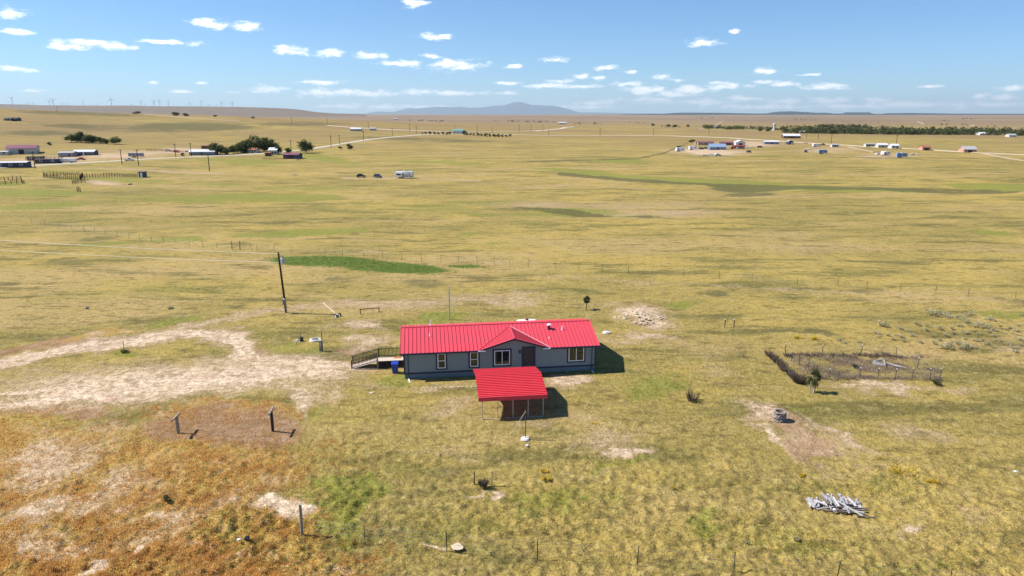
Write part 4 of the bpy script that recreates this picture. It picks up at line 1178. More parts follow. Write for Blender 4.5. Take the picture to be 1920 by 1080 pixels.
# flagpole behind the house
q = gpt(843, 603); q.z = 0
fg = thing('flagpole', 'tall bare grey flagpole rising behind the red roof', 'flagpole', q)
MB().tube([(0, 0, 0), (0, 0, 2.5), (0, 0, 5.0)], [0.075, 0.065, 0.045], 10).build('mast', m_galv, fg)
MB().lathe([(0.0, 0), (0.07, 0.05), (0.07, 0.10), (0.01, 0.15)], 10, (0, 0, 5.0)).build('finial', m_galv, fg)
MB().lathe([(0.42, -0.05), (0.40, 0.12), (0.20, 0.22)], 12).build('base', m_tyre, fg)
MB().tube([(0.09, 0, 1.0), (0.08, 0, 4.9)], 0.01, 4).build('halyard', m_cable, fg)
# round concrete lids
def lid(px, py, r, h, label):
    q = gpt(px, py); q.z = 0
    t = thing('septic_lid', label, 'lid', q)
    MB().lathe([(r * 1.05, -0.05), (r, h * 0.6), (r * 0.95, h)], 18).build('ring', m_concrete, t)
    MB().lathe([(r * 0.62, h - 0.01), (r * 0.6, h + 0.07), (r * 0.45, h + 0.10)], 16).build('cover', m_concrete if px > 800 else m_greybox, t)
    MB().tube([(-0.1, 0, h + 0.09), (-0.06, 0, h + 0.16), (0.06, 0, h + 0.16), (0.1, 0, h + 0.09)], 0.015, 5).build('handle', m_rust, t)
lid(1137, 626, 0.52, 0.28, 'white round concrete lid in the grass past the house gable')
lid(591, 640, 0.72, 0.30, 'wide pale concrete cistern lid with dark cover beside the electric pedestal')
# electric pedestal
q = gpt(602, 660); q.z = 0
t = thing('electric_pedestal', 'narrow grey electric pedestal with a thin dark post beside the concrete lid', 'pedestal', q)
MB().box(-0.16, 0.16, -0.12, 0.12, -0.1, 1.45).build('cabinet', m_greybox, t)
MB().add([(-.19, -.16, 1.45), (.19, -.16, 1.45), (.19, .15, 1.52), (-.19, .15, 1.52), (-.19, -.16, 1.48), (.19, -.16, 1.48), (.19, .15, 1.58), (-.19, .15, 1.58)],
         [(0, 3, 2, 1), (4, 5, 6, 7), (0, 1, 5, 4), (1, 2, 6, 5), (2, 3, 7, 6), (3, 0, 4, 7)]).build('cap', m_galv, t)
MB().box(-0.10, 0.10, -0.135, -0.121, 0.7, 1.3).build('panel_door', m_galv, t)
MB().box(0.17, 0.24, 0.0, 0.07, -0.1, 2.5).build('post', m_tpost, t)
q = gpt(566, 641); q.z = 0
t = thing('water_hydrant', 'black hydrant box with a thin rod beside a heap of pale stones', 'hydrant', q)
MB().box(-0.18, 0.18, -0.15, 0.15, -0.05, 0.62).build('box', m_black, t)
MB().tube([(-0.14, 0.2, 0), (-0.14, 0.2, 1.3)], 0.03, 6).build('rod', m_tpost, t)
MB().tube([(0, -0.15, 0.5), (0, -0.28, 0.48), (0, -0.3, 0.38)], 0.025, 6).build('spout', m_galv, t)
q = gpt(557, 642); q.z = 0
t = thing('stone_heap', 'little heap of pale stones next to the black hydrant box', 'stones', q)
for k in range(7):
    MB().rock((random.uniform(-.5, .35), random.uniform(-.3, .3), 0.12 + 0.14 * (k > 4)), random.uniform(.14, .26), 0.75, k, 1).build('stone', m_concrete if k % 2 else m_palestone, t)
# hitching rail
a, b = gpt(676, 590.5), gpt(711, 587.5)
t = thing('hitching_rail', 'low rusty pipe hitching rail on two legs behind the deck', 'rail', a)
l = b - a
MB().box(-0.05, 0.05, -0.05, 0.05, -0.1, 0.8).build('leg', m_rust, t)
MB().box(l.x - 0.05, l.x + 0.05, l.y - 0.05, l.y + 0.05, -0.1, 0.8).build('leg', m_rust, t)
MB().beam((-0.1, 0, 0.84), (l.x + 0.1, l.y, 0.84), 0.1, 0.1).build('crossbar', m_rust, t)
# axle with a long pole
a, b = gpt(630, 596.5), gpt(637, 594)
t = thing('pole_trailer', 'old two-wheel axle with a long pale pole lying in the yard', 'trailer', a)
l = b - a
wd = Vector((l.y, -l.x, 0)).normalized()
for p_ in (Vector((0, 0, 0.28)), l + Vector((0, 0, 0.28))):
    d_ = l.normalized() * 0.09
    w_ = MB().tube([p_ - d_, p_ + d_], 0.28, 14).build('wheel', m_tyre, t)
    MB().tube([p_ - d_ * 1.15, p_ + d_ * 1.15], 0.15, 12).build('rim', m_white, w_)
MB().tube([(0, 0, 0.28), (l.x, l.y, 0.28)], 0.04, 6).build('axle', m_rust, t)
e = gpt(606, 571) - a
MB().tube([(l.x / 2, l.y / 2, 0.32), (e.x, e.y, 0.25)], 0.06, 7).build('tongue', mat('pale_peeled_pole', (0.62, 0.48, 0.36), 0.8), t)
# short twin posts with a wire
a, b = gpt(1359, 612), gpt(1376, 612)
t = thing('twin_posts', 'pair of short pale-topped posts joined by wire in the grass', 'posts', a)
for p_ in (Vector((0, 0, 0)), b - a):
    o_ = MB().tube([(p_.x, p_.y, -0.1), (p_.x, p_.y, 0.95)], 0.06, 7).build('post', m_pole, t)
    MB().lathe([(0.07, 0), (0.06, 0.12)], 7, (p_.x, p_.y, 0.95)).build('tip', m_white, o_)
l = b - a
for z in (0.35, 0.7):
    MB().tube([(0, 0, z), (l.x / 2, l.y / 2, z - 0.15), (l.x, l.y, z)], 0.015, 5).build('wire', m_wire, t)

# ------------------------------------------------------------------ plants
def leaves(mb_v, mb_f, centers, n, spread, size, r, flat=1.0, up=0.35):
    for c in centers:
        for _ in range(n):
            p = np.array(c[:3]) + r.normal(0, 1, 3) * spread * np.array([1, 1, flat]) * (c[3] if len(c) > 3 else 1)
            nrm = r.normal(0, 1, 3); nrm[2] = abs(nrm[2]) + up
            nrm /= np.linalg.norm(nrm)
            a = np.cross(nrm, r.normal(0, 1, 3)); a /= np.linalg.norm(a) + 1e-9
            b = np.cross(nrm, a)
            s = size * r.uniform(0.6, 1.3)
            o = len(mb_v)
            for u, v in ((-1, -0.2), (0, -0.7), (1, 0.1), (0.1, 0.8)):
                mb_v.append(tuple(p + (a * u + b * v) * s * 0.5))
            mb_f.append((o, o + 1, o + 2, o + 3))
def tree_meshes(seed, h, cr, ch, nclump, nleaf, size, leaf, bark, multi=1, base=None):
    """h total height, cr crown radius, ch crown height"""
    r = np.random.default_rng(seed)
    tr = MB()
    zc = h - ch / 2
    cl = []
    for k in range(nclump):
        th = r.uniform(0, 2 * math.pi); u = r.uniform(-1, 1); rad = r.uniform(0.35, 0.95) ** 0.6
        w = math.sqrt(1 - u * u)
        cl.append((cr * rad * w * math.cos(th), cr * rad * w * math.sin(th), zc + ch / 2 * rad * u, r.uniform(0.7, 1.25)))
    r0 = h * 0.028
    for k in range(multi):
        ox = 0 if multi == 1 else r.uniform(-.12, .12) * h
        tr.tube([(ox * 0.4, 0, -0.2), (ox * 0.6, 0, h * 0.25), (ox, 0, zc)], [r0, r0 * 0.8, r0 * 0.35], 7)
    for c in cl[::2]:
        z0 = r.uniform(h * 0.2, zc)
        tr.tube([(0, 0, z0), (c[0] * 0.55, c[1] * 0.55, z0 + (c[2] - z0) * 0.6), (c[0], c[1], c[2])], [r0 * 0.5, r0 * 0.3, r0 * 0.1], 5)
    v, f = [], []
    leaves(v, f, cl, nleaf, cr * 0.24, size, r, 0.75)
    mb = MB(); mb.v = v; mb.f = f
    return tr.mesh('trunk', bark, True), mb.mesh('crown', leaf, False, fix=False)
TREES = {}
for k in range(5):
    TREES['elm%d' % k] = tree_meshes(100 + k, 8.0, 3.6 + 0.4 * (k % 3), 6.6, 18 + k, 105, 0.85, m_leaf, m_darkbark)
for k in range(3):
    TREES['light%d' % k] = tree_meshes(200 + k, 7.0, 3.2, 5.6, 17, 100, 0.75, m_leaf3, m_darkbark)
for k in range(3):
    TREES['juniper%d' % k] = tree_meshes(300 + k, 4.0, 1.9, 3.7, 12, 60, 0.55, m_leaf2, m_darkbark)
TREE_H = {'e': 8.0, 'l': 7.0, 'j': 4.0}
def tree(kind, px, py, hpx, label, wide=1.0, group=None, name='tree', cat='tree'):
    p = gpt(px, py)
    h = hpx * mpp(p)
    s = h / TREE_H[kind[0]]
    t = thing(name, label, cat, p, random.uniform(0, 6.28), group, (s * wide, s * wide, s))
    tr, cr = TREES[kind]
    link('trunk', tr, t)
    link('crown', cr, t)
    return t
# young tree on the lawn beyond the house
p = gpt(1099, 582); p.z = 0
t = thing('young_tree', 'small round-headed young tree on a straight stem beyond the house', 'tree', p)
tr, cr = tree_meshes(11, 2.25, 0.48, 1.15, 10, 60, 0.17, leafmat('dark_young_leaf', (0.02, 0.035, 0.012), (0.055, 0.075, 0.02), 3), m_darkbark)
link('trunk', tr, t); link('crown', cr, t)
tag(MB().rock((0, 0, 0.1), 0.35, 0.5, 5, 2).build('field_rock', m_stone), 'flat dark rock in the grass beside the young tree', 'rock').location = gpt(1115, 582)
# garden tree
p = gpt(1524, 737); p.z = 0
t = thing('garden_tree', 'leafy young tree with pale double stems at the corner of the garden', 'tree', p)
tr, cr = tree_meshes(12, 2.6, 0.58, 2.0, 18, 60, 0.15, m_leaf3, m_bark, 2)
link('crown', cr, t)
MB().tube([(-0.35, 0, -0.1), (-0.32, 0, 1.2), (-0.2, 0.1, 2.3)], [0.07, 0.055, 0.03], 7).tube([(-0.02, -0.15, -0.1), (0.12, -0.15, 1.0), (0.32, -0.1, 2.35)], [0.075, 0.06, 0.03], 7).build('stem', m_bark, t)
link('trunk', tr, t)
# spiky shrubs of thin stems
def spikes(r, n, rad, h, w, lean=0.6, cx=0, cy=0, ln=0.0):
    v, f = [], []
    for _ in range(n):
        th = r.uniform(0, 2 * math.pi); q = rad * math.sqrt(r.uniform(0, 1))
        bx = cx + q * 0.6 * math.cos(th) + r.uniform(-ln, ln); by = cy + q * 0.6 * math.sin(th)
        tx = bx + math.cos(th) * q * lean + r.normal(0, 0.1 * h); ty = by + math.sin(th) * q * lean + r.normal(0, 0.1 * h)
        hh = h * r.uniform(0.55, 1.1)
        a = r.uniform(0, math.pi); dx, dy = math.cos(a) * w, math.sin(a) * w
        o = len(v)
        v += [(bx - dx, by - dy, -0.03), (bx + dx, by + dy, -0.03), ((bx + tx) / 2 + dx * .7, (by + ty) / 2 + dy * .7, hh * .6), (tx, ty, hh), ((bx + tx) / 2 - dx * .7, (by + ty) / 2 - dy * .7, hh * .6)]
        f.append((o, o + 1, o + 2, o + 3, o + 4))
    return v, f
def bush(name, px, py, rad, h, n, m, label, seed, cat='bush', w=0.02, group=None, ln=0.0, rz=0.0, leafy=None):
    p = gpt(px, py)
    p.z = float(terrain(p.x, p.y))
    r = np.random.default_rng(seed)
    t = thing(name, label, cat, p, rz, group)
    mb = MB(); mb.v, mb.f = spikes(r, n, rad, h, w, ln=ln)
    mb.build('stems', m, t, fix=False)
    if leafy:
        v, f = [], []
        cl = [(r.uniform(-1, 1) * rad * 0.6 + r.uniform(-ln, ln), r.uniform(-1, 1) * rad * 0.6, h * r.uniform(0.3, 0.75)) for _ in range(leafy[1])]
        leaves(v, f, cl, 22, rad * 0.22, leafy[2], r, 0.7)
        m2 = MB(); m2.v, m2.f = v, f
        m2.build('foliage', leafy[0], t, fix=False)
    return t
bush('dead_shrub', 1298, 751, 0.8, 1.15, 110, m_twigdark, 'dark spiky dead shrub alone on the open grass', 21)
bush('dead_shrub', 1394, 671, 0.6, 1.5, 9, m_twig, 'thin leafless sapling with a few forked twigs past the house', 22, 'sapling', 0.028)
bush('dead_shrub', 906, 911, 0.42, 0.6, 260, m_twigdark, 'low tangle of dead stems between two short stakes on the lawn', 23)
for (sx_, sy_, lab, mm) in ((889, 905, 'short dark stake beside the low tangle of dead stems', m_pole), (922, 906, 'short pale stake beside the low tangle of dead stems', m_oldwood)):
    p = gpt(sx_, sy_)
    tag(MB().tube([(0, 0, -0.1), (0.02, 0, 0.5), (0.05, 0.02, 0.98)], [0.05, 0.045, 0.035], 7).build('stake', mm), lab, 'stake').location = p
bush('dead_shrub', 1498, 717, 0.85, 1.0, 420, m_twigdark, 'round brown leafless shrub at the foot of the garden hedge', 24)
p0, p1 = gpt(1441, 668), gpt(1487, 706)
mid = (p0 + p1) / 2
dv = p1 - p0
r = np.random.default_rng(31)
t = thing('dead_hedge', 'narrow dark leafless hedge slanting along the side of the garden', 'hedge', mid, math.atan2(dv.y, dv.x))
for k in range(9):
    mb = MB(); mb.v, mb.f = spikes(r, 130, 0.62, r.uniform(0.5, 0.9), 0.022, cx=dv.length * (k / 8 - 0.5) + r.normal(0, .15), cy=r.normal(0, .15))
    mb.build('shrub', m_twigdark if k % 2 else m_twig, t, fix=False)
p0, p1 = gpt(1476, 667), gpt(1684, 668)
mid = (p0 + p1) / 2
dv = p1 - p0
t = thing('dead_hedge', 'long low grey band of dead weeds along the back garden fence', 'hedge', mid, math.atan2(dv.y, dv.x))
for k in range(20):
    mb = MB(); mb.v, mb.f = spikes(r, int(r.uniform(40, 100)), 0.6, r.uniform(0.25, 0.52), 0.025, cx=dv.length * (k / 19 - 0.5), cy=r.normal(0, .2))
    mb.build('weed_clump', m_twig if k % 3 else m_twigdark, t, fix=False)
p0, p1 = gpt(1545, 711), gpt(1763, 712)
mid = (p0 + p1) / 2; dv = p1 - p0
t = thing('dead_hedge', 'sparse grey fringe of dead weeds along the front garden fence', 'hedge', mid, math.atan2(dv.y, dv.x))
for k in range(16):
    mb = MB(); mb.v, mb.f = spikes(r, int(r.uniform(8, 46)), 0.5, r.uniform(0.2, 0.45), 0.025, cx=dv.length * (k / 15 - 0.5), cy=r.normal(0, .25))
    mb.build('weed_clump', m_twig, t, fix=False)
# garden fence
gm = MB().tube([(0, 0, -0.15), (0, 0, 1.2)], 0.035, 6).mesh('post', m_tpost)
gf = [(1472, 665), (1542, 665), (1614, 666), (1680, 667), (1720, 690), (1763, 711), (1744, 711), (1711, 711), (1678, 712), (1646, 709), (1611, 710), (1554, 711)]
g = fence('garden_fence', 'wire garden fence with pale-tipped posts round the weedy plot', gf, 1.4, mesh=gm, wires=(0.3, 0.7, 1.1))
tipm = MB().tube([(0, 0, 0), (0, 0, 0.10)], 0.042, 6).mesh('post_tip', m_white)
for c in [c for c in g.children if c.name.startswith('post')]:
    tp = link('post_tip', tipm, c, (0, 0, 1.2))
fence('garden_fence', 'short wire fence of three pale-tipped posts on the hedge side of the garden', [(1472, 668), (1484, 677), (1498, 685), (1516, 688), (1530, 700)], 1.3, mesh=gm, wires=(0.3, 0.7))
bush('garden_weed', 1603, 690, 0.35, 0.5, 20, m_twig, 'single green plant growing inside the weedy garden plot', 33, 'plant', leafy=(m_leaf3, 12, 0.12))
bush('garden_weed', 1528, 700, 0.3, 0.45, 16, m_twig, 'green plant inside the garden by the young tree', 34, 'plant', leafy=(m_leaf3, 10, 0.12))
bush('garden_weed', 1757, 720, 0.5, 0.5, 60, m_twig, 'olive bush at the outer corner of the garden fence', 35, 'bush', leafy=(m_leaf3, 10, 0.14))
# collapsed white cold frame
p = gpt(1652, 684); p.z = 0
t = thing('cold_frame', 'collapsed white wooden frame lying open inside the garden', 'frame', p, 0.25)
for a_, b_ in (((-0.65, 0.5, 0.30), (0.75, 0.55, 0.42)), ((-0.65, 0.5, 0.30), (0.15, -0.45, 0.12)), ((0.75, 0.55, 0.42), (0.15, -0.45, 0.12)), ((-0.75, 0.45, 0.05), (0.1, -0.6, 0.05))):
    MB().beam(a_, b_, 0.10, 0.12).build('board', m_greywood, t)
MB().add([(-0.8, 0.4, 0.0), (0.05, -0.65, 0.0), (0.05, -0.6, 0.3), (-0.8, 0.45, 0.32), (-0.76, 0.44, 0.0), (0.09, -0.61, 0.0), (0.09, -0.56, 0.3), (-0.76, 0.49, 0.32)],
         [(0, 1, 2, 3), (7, 6, 5, 4), (0, 4, 5, 1), (1, 5, 6, 2), (2, 6, 7, 3), (3, 7, 4, 0)]).build('side_panel', m_greywood, t)
e = gpt(1692, 692) - p
for k in range(3):
    MB().beam((0.8 + 0.1 * k, 0.5 - 0.25 * k, 0.1), (e.x - 0.4 + 0.3 * k, e.y + 0.3 - 0.3 * k, 0.06), 0.14, 0.05).build('plank', m_greywood, t)
# sagebrush
r = np.random.default_rng(41)
SAGE = []
for k in range(4):
    v, f = [], []
    cl = [(r.uniform(-.42, .42), r.uniform(-.35, .35), r.uniform(0.1, 0.42)) for _ in range(10)]
    leaves(v, f, cl, 26, 0.13, 0.12, r, 0.8)
    mb = MB(); mb.v, mb.f = v, f
    st = MB(); st.v, st.f = spikes(r, 30, 0.4, 0.35, 0.015)
    SAGE.append((mb.mesh('foliage', m_sage, fix=False), st.mesh('stems', m_twig, fix=False)))
sg = [(1190, 600), (1240, 640), (1310, 635), (1345, 655), (1440, 660), (1480, 690), (1505, 640), (1515, 605), (1510, 715), (1570, 728), (1590, 705), (1650, 738), (1680, 680), (1690, 800), (1785, 745), (1815, 735), (1880, 715),
      (1115, 705), (1190, 715), (1185, 748), (1295, 740), (1385, 770), (1375, 735), (1475, 815), (1490, 775), (1585, 780), (1650, 765), (865, 715), (985, 735), (820, 775), (830, 800), (900, 790), (965, 790), (1005, 805), (1020, 830),
      (940, 820), (1130, 835), (1250, 848), (1240, 795), (1365, 860), (1360, 885), (1465, 885), (1540, 880), (1610, 830), (1555, 830), (1800, 860), (1840, 885), (1850, 915), (1860, 810), (1895, 830), (1905, 862), (540, 830), (575, 850), (680, 840),
      (1700, 760), (1740, 720), (1770, 780), (1720, 830), (1330, 790), (1420, 850), (1290, 820), (1080, 790), (1060, 760), (1905, 640), (1870, 760), (1640, 860), (1690, 880), (1440, 720), (1545, 760)]
BIG = {(1240, 640), (1310, 635), (1345, 655), (1440, 660), (1480, 690), (1505, 640), (1570, 728), (1680, 680), (1465, 885), (1360, 885), (865, 715), (1650, 738)}
for k, (a_, b_) in enumerate(sg):
    p = gpt(1440 + a_ / 4, 430 + b_ / 4 + 2)
    s = random.uniform(1.15, 1.4) if (a_, b_) in BIG else random.uniform(0.5, 0.85)
    t = thing('sagebrush', ('large pale grey-green sagebrush clump among the scatter beyond the garden plot' if (a_, b_) in BIG else 'small pale sagebrush clump among the scatter beyond the garden plot'), 'shrub', p, random.uniform(0, 6), 'sagebrush clumps beyond the garden', (s * 1.2, s, s * random.uniform(.8, 1.1)))
    for me in SAGE[k % 4]:
        link(me.name.split('.')[0], me, t)
# rabbitbrush
for k, (a_, b_, s, lab) in enumerate(((1691, 889, 1.4, 'largest bright yellow flowering bush on the lawn above the woodpile'), (1746, 906, 0.6, 'small yellow flowering bush right next to the largest one'),
                                      (1021, 885, 0.45, 'upper of two small yellow flowering bushes on the lawn past the pole'), (1024, 899, 0.5, 'lower of two small yellow flowering bushes on the lawn past the pole'),
                                      (1113, 797, 0.4, 'tiny yellow flowering bush right of the carport shadow'), (1494, 634, 0.8, 'pale yellow flowering bush above the back garden fence'), (1524, 636, 0.8, 'bright yellow flowering bush above the back garden fence'),
                                      (1503, 893, 0.4, 'faint yellow flowering bush above the woodpile'), (1260, 916, 0.35, 'faint yellow flower clump in the middle of the lower lawn'))):
    p = gpt(a_, b_)
    r = np.random.default_rng(50 + k)
    t = thing('rabbitbrush', lab, 'bush', p)
    v, f = [], []
    nc = 14 if s > 1 else 8
    cl = [(r.uniform(-.62, .62) * s, r.uniform(-.38, .38) * s, r.uniform(0.12, 0.42) * s) for _ in range(nc)]
    leaves(v, f, cl, 26, 0.13 * s, 0.11, r, 0.7)
    mb = MB(); mb.v, mb.f = v, f
    mb.build('blossom', m_rabbit, t, fix=False)
    st = MB(); st.v, st.f = spikes(r, 40, 0.5 * s, 0.35 * s, 0.015)
    st.build('stems', m_leaf3, t, fix=False)

# ------------------------------------------------------------------ well, woodpile, rock pile
p = gpt(1461, 788); p.z = 0
well = thing('stone_well', 'round dry-stacked grey stone fire ring standing on the bare patch', 'stone ring', p)
SR = [MB().rock((0, 0, 0), 1.0, 0.62, 300 + k, 1, 0.1).mesh('stone', m_stone) for k in range(4)]
for c in range(6):
    n = 14
    for k in range(n):
        th = 2 * math.pi * (k + 0.5 * (c % 2)) / n
        rr = 0.50 + random.uniform(-.03, .03)
        s = random.uniform(0.135, 0.16)
        link('stone', random.choice(SR), well, (rr * math.cos(th), rr * math.sin(th), 0.08 + 0.165 * c), (random.uniform(-.12, .12), random.uniform(-.12, .12), th), (s * 0.95, s * 0.95, s * 0.95))
ring = []
MB().tube([(0.5 * math.cos(2 * math.pi * k / 20), 0.5 * math.sin(2 * math.pi * k / 20), 0.45) for k in range(21)], 0.09, 6).build('mortar', m_stone, well)
MB().lathe([(0.40, 0.0), (0.40, 0.5)], 14).build('ash_fill', m_black, well)
p = gpt(1564, 946); p.z = 0
wp = thing('woodpile', 'heap of bleached grey fence boards and split logs on the lawn', 'woodpile', p)
r = random.Random(5)
for k in range(95):
    f = r.uniform(-1, 1)
    x = f * 1.85
    y = r.uniform(-0.55, 0.55) * (1 - 0.4 * abs(f))
    zt = 0.48 * (1 - abs(f) ** 1.5)
    z = 0.06 + r.random() * zt
    L_ = r.uniform(0.45, 1.1)
    a_ = R(r.gauss(78, 24))
    tz = r.uniform(-0.12, 0.18) * L_
    dx, dy = math.cos(a_) * L_ / 2, math.sin(a_) * L_ / 2
    w_, h_ = r.choice(((0.12, 0.06), (0.16, 0.05), (0.09, 0.09), (0.10, 0.08)))
    MB().beam((x - dx, y - dy, max(0.05, z - tz / 2)), (x + dx, y + dy, z + tz / 2 + 0.04), w_, h_).build('board', (m_greywood, m_greywood2, m_greywood, m_brownwood, m_greywood)[k % 5], wp)
for k, (a_, b_) in enumerate((((-1.6, -0.75, 0.08), (1.2, -0.35, 0.3)), ((-0.7, -0.95, 0.12), (1.9, -1.0, 0.16)), ((-0.2, -0.8, 0.3), (2.1, -0.75, 0.12)), ((0.0, -0.4, 0.55), (1.3, -1.6, 0.08)), ((0.4, -0.3, 0.6), (0.5, -1.3, 0.1)),
                              ((-1.2, -0.85, 0.06), (0.9, -1.15, 0.06)), ((0.9, -1.55, 0.05), (2.1, -1.75, 0.05)), ((0.2, -0.9, 0.2), (1.6, -1.25, 0.1)))):
    MB().beam(a_, b_, 0.10, 0.07).build('long_board', (m_greywood, m_brownwood, m_brownwood, m_greywood2)[k % 4], wp)
MB().tube([(-0.45, -1.1, 0.14), (-0.40, -0.9, 0.14)], 0.13, 12).build('log_end', m_greywood2, wp)
# rock mound
p = gpt(1198, 594)
rp = thing('rock_pile', 'low spread mound of pale cream rocks behind the house', 'rocks', p)
RM = [MB().rock((0, 0, 0), 1.0, 0.6, 400 + k, 1).mesh('rock', m_palestone) for k in range(5)]
r = random.Random(9)
for k in range(85):
    a_ = r.uniform(0, 6.28); q = math.sqrt(r.random())
    x, y = 4.0 * q * math.cos(a_) - 0.3, 4.2 * q * math.sin(a_)
    z = float(terrain(p.x + x, p.y + y)) - p.z + 0.5 * max(0, 1 - q)
    s = r.uniform(0.12, 0.34) * (1.1 - 0.4 * q)
    link('rock', r.choice(RM), rp, (x, y, z + s * 0.2), (r.uniform(-.4, .4), r.uniform(-.4, .4), a_), (s, s * r.uniform(.7, 1.2), s))
# odds and ends in the yard
def small_rock(px, py, r_, m_, label, sq=0.5, sd=1):
    p_ = gpt(px, py)
    tag(MB().rock((0, 0, r_ * 0.2), r_, sq, sd, 2).build('rock', m_), label, 'rock').location = p_
small_rock(697, 738, 0.26, m_palestone, 'flat pale stone in the grass below the deck', 0.3, 11)
small_rock(1905, 885, 0.18, m_concrete, 'lone white stone on the lawn past the yellow bushes', 0.5, 12)
small_rock(162, 577, 0.3, m_stone, 'dark stone in the pasture above the driveway', 0.5, 13)
small_rock(448, 1012, 0.14, m_concrete, 'white chunk of litter among the rust-coloured weeds', 0.4, 14)
small_rock(463, 1010, 0.2, m_black, 'black chunk of litter among the rust-coloured weeds', 0.5, 15)
bush('green_shrub', 313, 938, 0.28, 0.42, 30, m_twigdark, 'small dark green shrub alone in the rust-coloured weeds', 91, leafy=(m_leaf, 10, 0.10))
bush('green_shrub', 235, 661, 0.55, 0.4, 50, m_twig, 'low dark green weed clump at the foot of the lone driveway post', 92, 'plant', leafy=(m_leaf3, 14, 0.12))
tag(MB().tube([(0, 0, -0.1), (0, 0, 1.25)], [0.04, 0.035], 7).build('stake', m_tpost), 'lone thin post standing in a weed clump beside the driveway', 'post').location = gpt(233, 657)
bush('grey_shrub', 320, 579, 0.45, 0.4, 60, m_twig, 'pale grey shrub in the pasture above the driveway bend', 93, leafy=(m_sage, 8, 0.12))
bush('grey_shrub', 1493, 1013, 0.25, 0.28, 20, m_twig, 'tiny pale grey-green shrub on the lawn below the woodpile', 94, leafy=(m_sage, 7, 0.10))
bush('grey_shrub', 1400, 1020, 0.22, 0.24, 20, m_twig, 'tiny grey shrub above the lower wire fence', 95, leafy=(m_sage, 6, 0.10))
a_, b_ = gpt(795, 727), gpt(893, 725)
t = thing('stone_edging', 'broken line of pale edging stones in front of the house', 'edging', a_)
l = b_ - a_
for k in range(13):
    f_ = k / 12 + random.uniform(-.02, .02)
    link('stone', RM[k % 5], t, (l.x * f_, l.y * f_ + random.uniform(-.12, .12), 0.02), (0, 0, random.uniform(-.3, .3)), (random.uniform(.12, .24), 0.10, 0.09))
# pale slab by the lower fence
p = gpt(858, 1026); p.z = 0
tag(MB().rock((0, 0, 0.03), 0.42, 0.1, 77, 2).build('flat_rock', m_palestone), 'flat pale rock half buried beside the lower fence', 'rock').location = p

# ------------------------------------------------------------------ gravel roads
m_track = mat('dirt_track', (0.37, 0.28, 0.19), 0.95, var=0.2, scale=0.3)
def road(name, pts, w, lift=0.25):
    P = []
    for i in range(len(pts) - 1):
        a = gpt(*pts[i]); b = gpt(*pts[i + 1])
        n = max(2, int((b - a).length / 25))
        for k in range(n):
            P.append(a.lerp(b, k / n))
    P.append(gpt(*pts[-1]))
    # smooth
    for _ in range(3):
        P = [P[0]] + [(P[i - 1] + P[i] * 2 + P[i + 1]) / 4 for i in range(1, len(P) - 1)] + [P[-1]]
    vs, fs = [], []
    for i, p in enumerate(P):
        d = (P[min(i + 1, len(P) - 1)] - P[max(i - 1, 0)]); d.z = 0; d.normalize()
        s = Vector((-d.y, d.x, 0)) * w / 2
        for k, z in ((-1.25, -0.8), (-1, lift), (-0.4, lift + 0.07), (0.4, lift + 0.07), (1, lift), (1.25, -0.8)):
            q = p + s * k
            vs.append((q.x, q.y, float(terrain(q.x, q.y)) + z))
    for i in range(len(P) - 1):
        for k in range(5):
            a = i * 6 + k
            fs.append((a, a + 1, a + 7, a + 6))
    tag(MB().add(vs, fs).build(name, m_track if ('track' in name or name in ('ranch_road', 'town_road')) else m_gravel, None, True, fix=False), kind='structure')
road('gravel_road', [(-260, 330), (-120, 322), (0, 314.5), (100, 309), (200, 302.5), (300, 298), (400, 293), (480, 289.5), (545, 285), (600, 277), (660, 267), (720, 258.5), (780, 252.5), (850, 250.5), (960, 252.5), (1060, 254.5), (1140, 254), (1230, 253.5),
                     (1330, 257), (1420, 262), (1480, 265.5)], 6.5)
road('gravel_lane', [(1480, 265.5), (1560, 271), (1640, 275.5), (1760, 283), (1840, 287), (1920, 290), (2050, 296)], 4.0, 0.2)
road('side_road', [(615, 235.5), (660, 239), (700, 241.5), (780, 245.5), (860, 247.5), (960, 246.5), (1020, 245)], 6, 0.4)
road('hill_road', [(1000, 246.5), (1030, 244), (1056, 240.5), (1074, 237.5)], 9, 0.4)
road('hill_track', [(272, 214.5), (310, 217), (345, 220.5), (400, 225), (450, 227)], 5, 0.4)
road('town_road', [(1310, 244), (1340, 236), (1356, 227)], 5, 0.4)
road('ranch_road', [(1840, 287), (1870, 293), (1925, 302)], 3.2, 0.2)
road('ranch_track', [(1592, 275), (1615, 281), (1640, 286)], 2.5, 0.2)
road('range_track', [(1720, 228), (1734, 233)], 6, 0.5)
road('range_track', [(1822, 235), (1842, 240)], 5, 0.5)
road('range_track', [(1892, 243), (1906, 240)], 5, 0.5)

# ------------------------------------------------------------------ far buildings
wm_white = mat('white_painted_wall', (0.56, 0.55, 0.53), 0.8, var=0.06, scale=0.5)
wm_cream = mat('cream_metal_wall', (0.52, 0.49, 0.44), 0.7, var=0.08, scale=0.5)
wm_grey = mat('grey_metal_wall', (0.30, 0.30, 0.32), 0.7, var=0.08, scale=0.5)
wm_dark = mat('slate_blue_wall', (0.055, 0.065, 0.10), 0.8, var=0.1, scale=0.5)
wm_blue = mat('steel_blue_wall', (0.16, 0.22, 0.32), 0.8, var=0.1, scale=0.5)
wm_red = mat('barn_red_wall', (0.30, 0.055, 0.04), 0.8, var=0.12, scale=0.5)
wm_pink = mat('salmon_wall', (0.52, 0.27, 0.21), 0.8, var=0.1, scale=0.5)
wm_brown = mat('brown_board_wall', (0.14, 0.085, 0.06), 0.85, var=0.15, scale=0.5)
wm_tan = mat('tan_wall', (0.42, 0.33, 0.24), 0.85, var=0.1, scale=0.5)
rm_white = mat('white_metal_roof', (0.62, 0.62, 0.64), 0.5, var=0.04, scale=0.5)
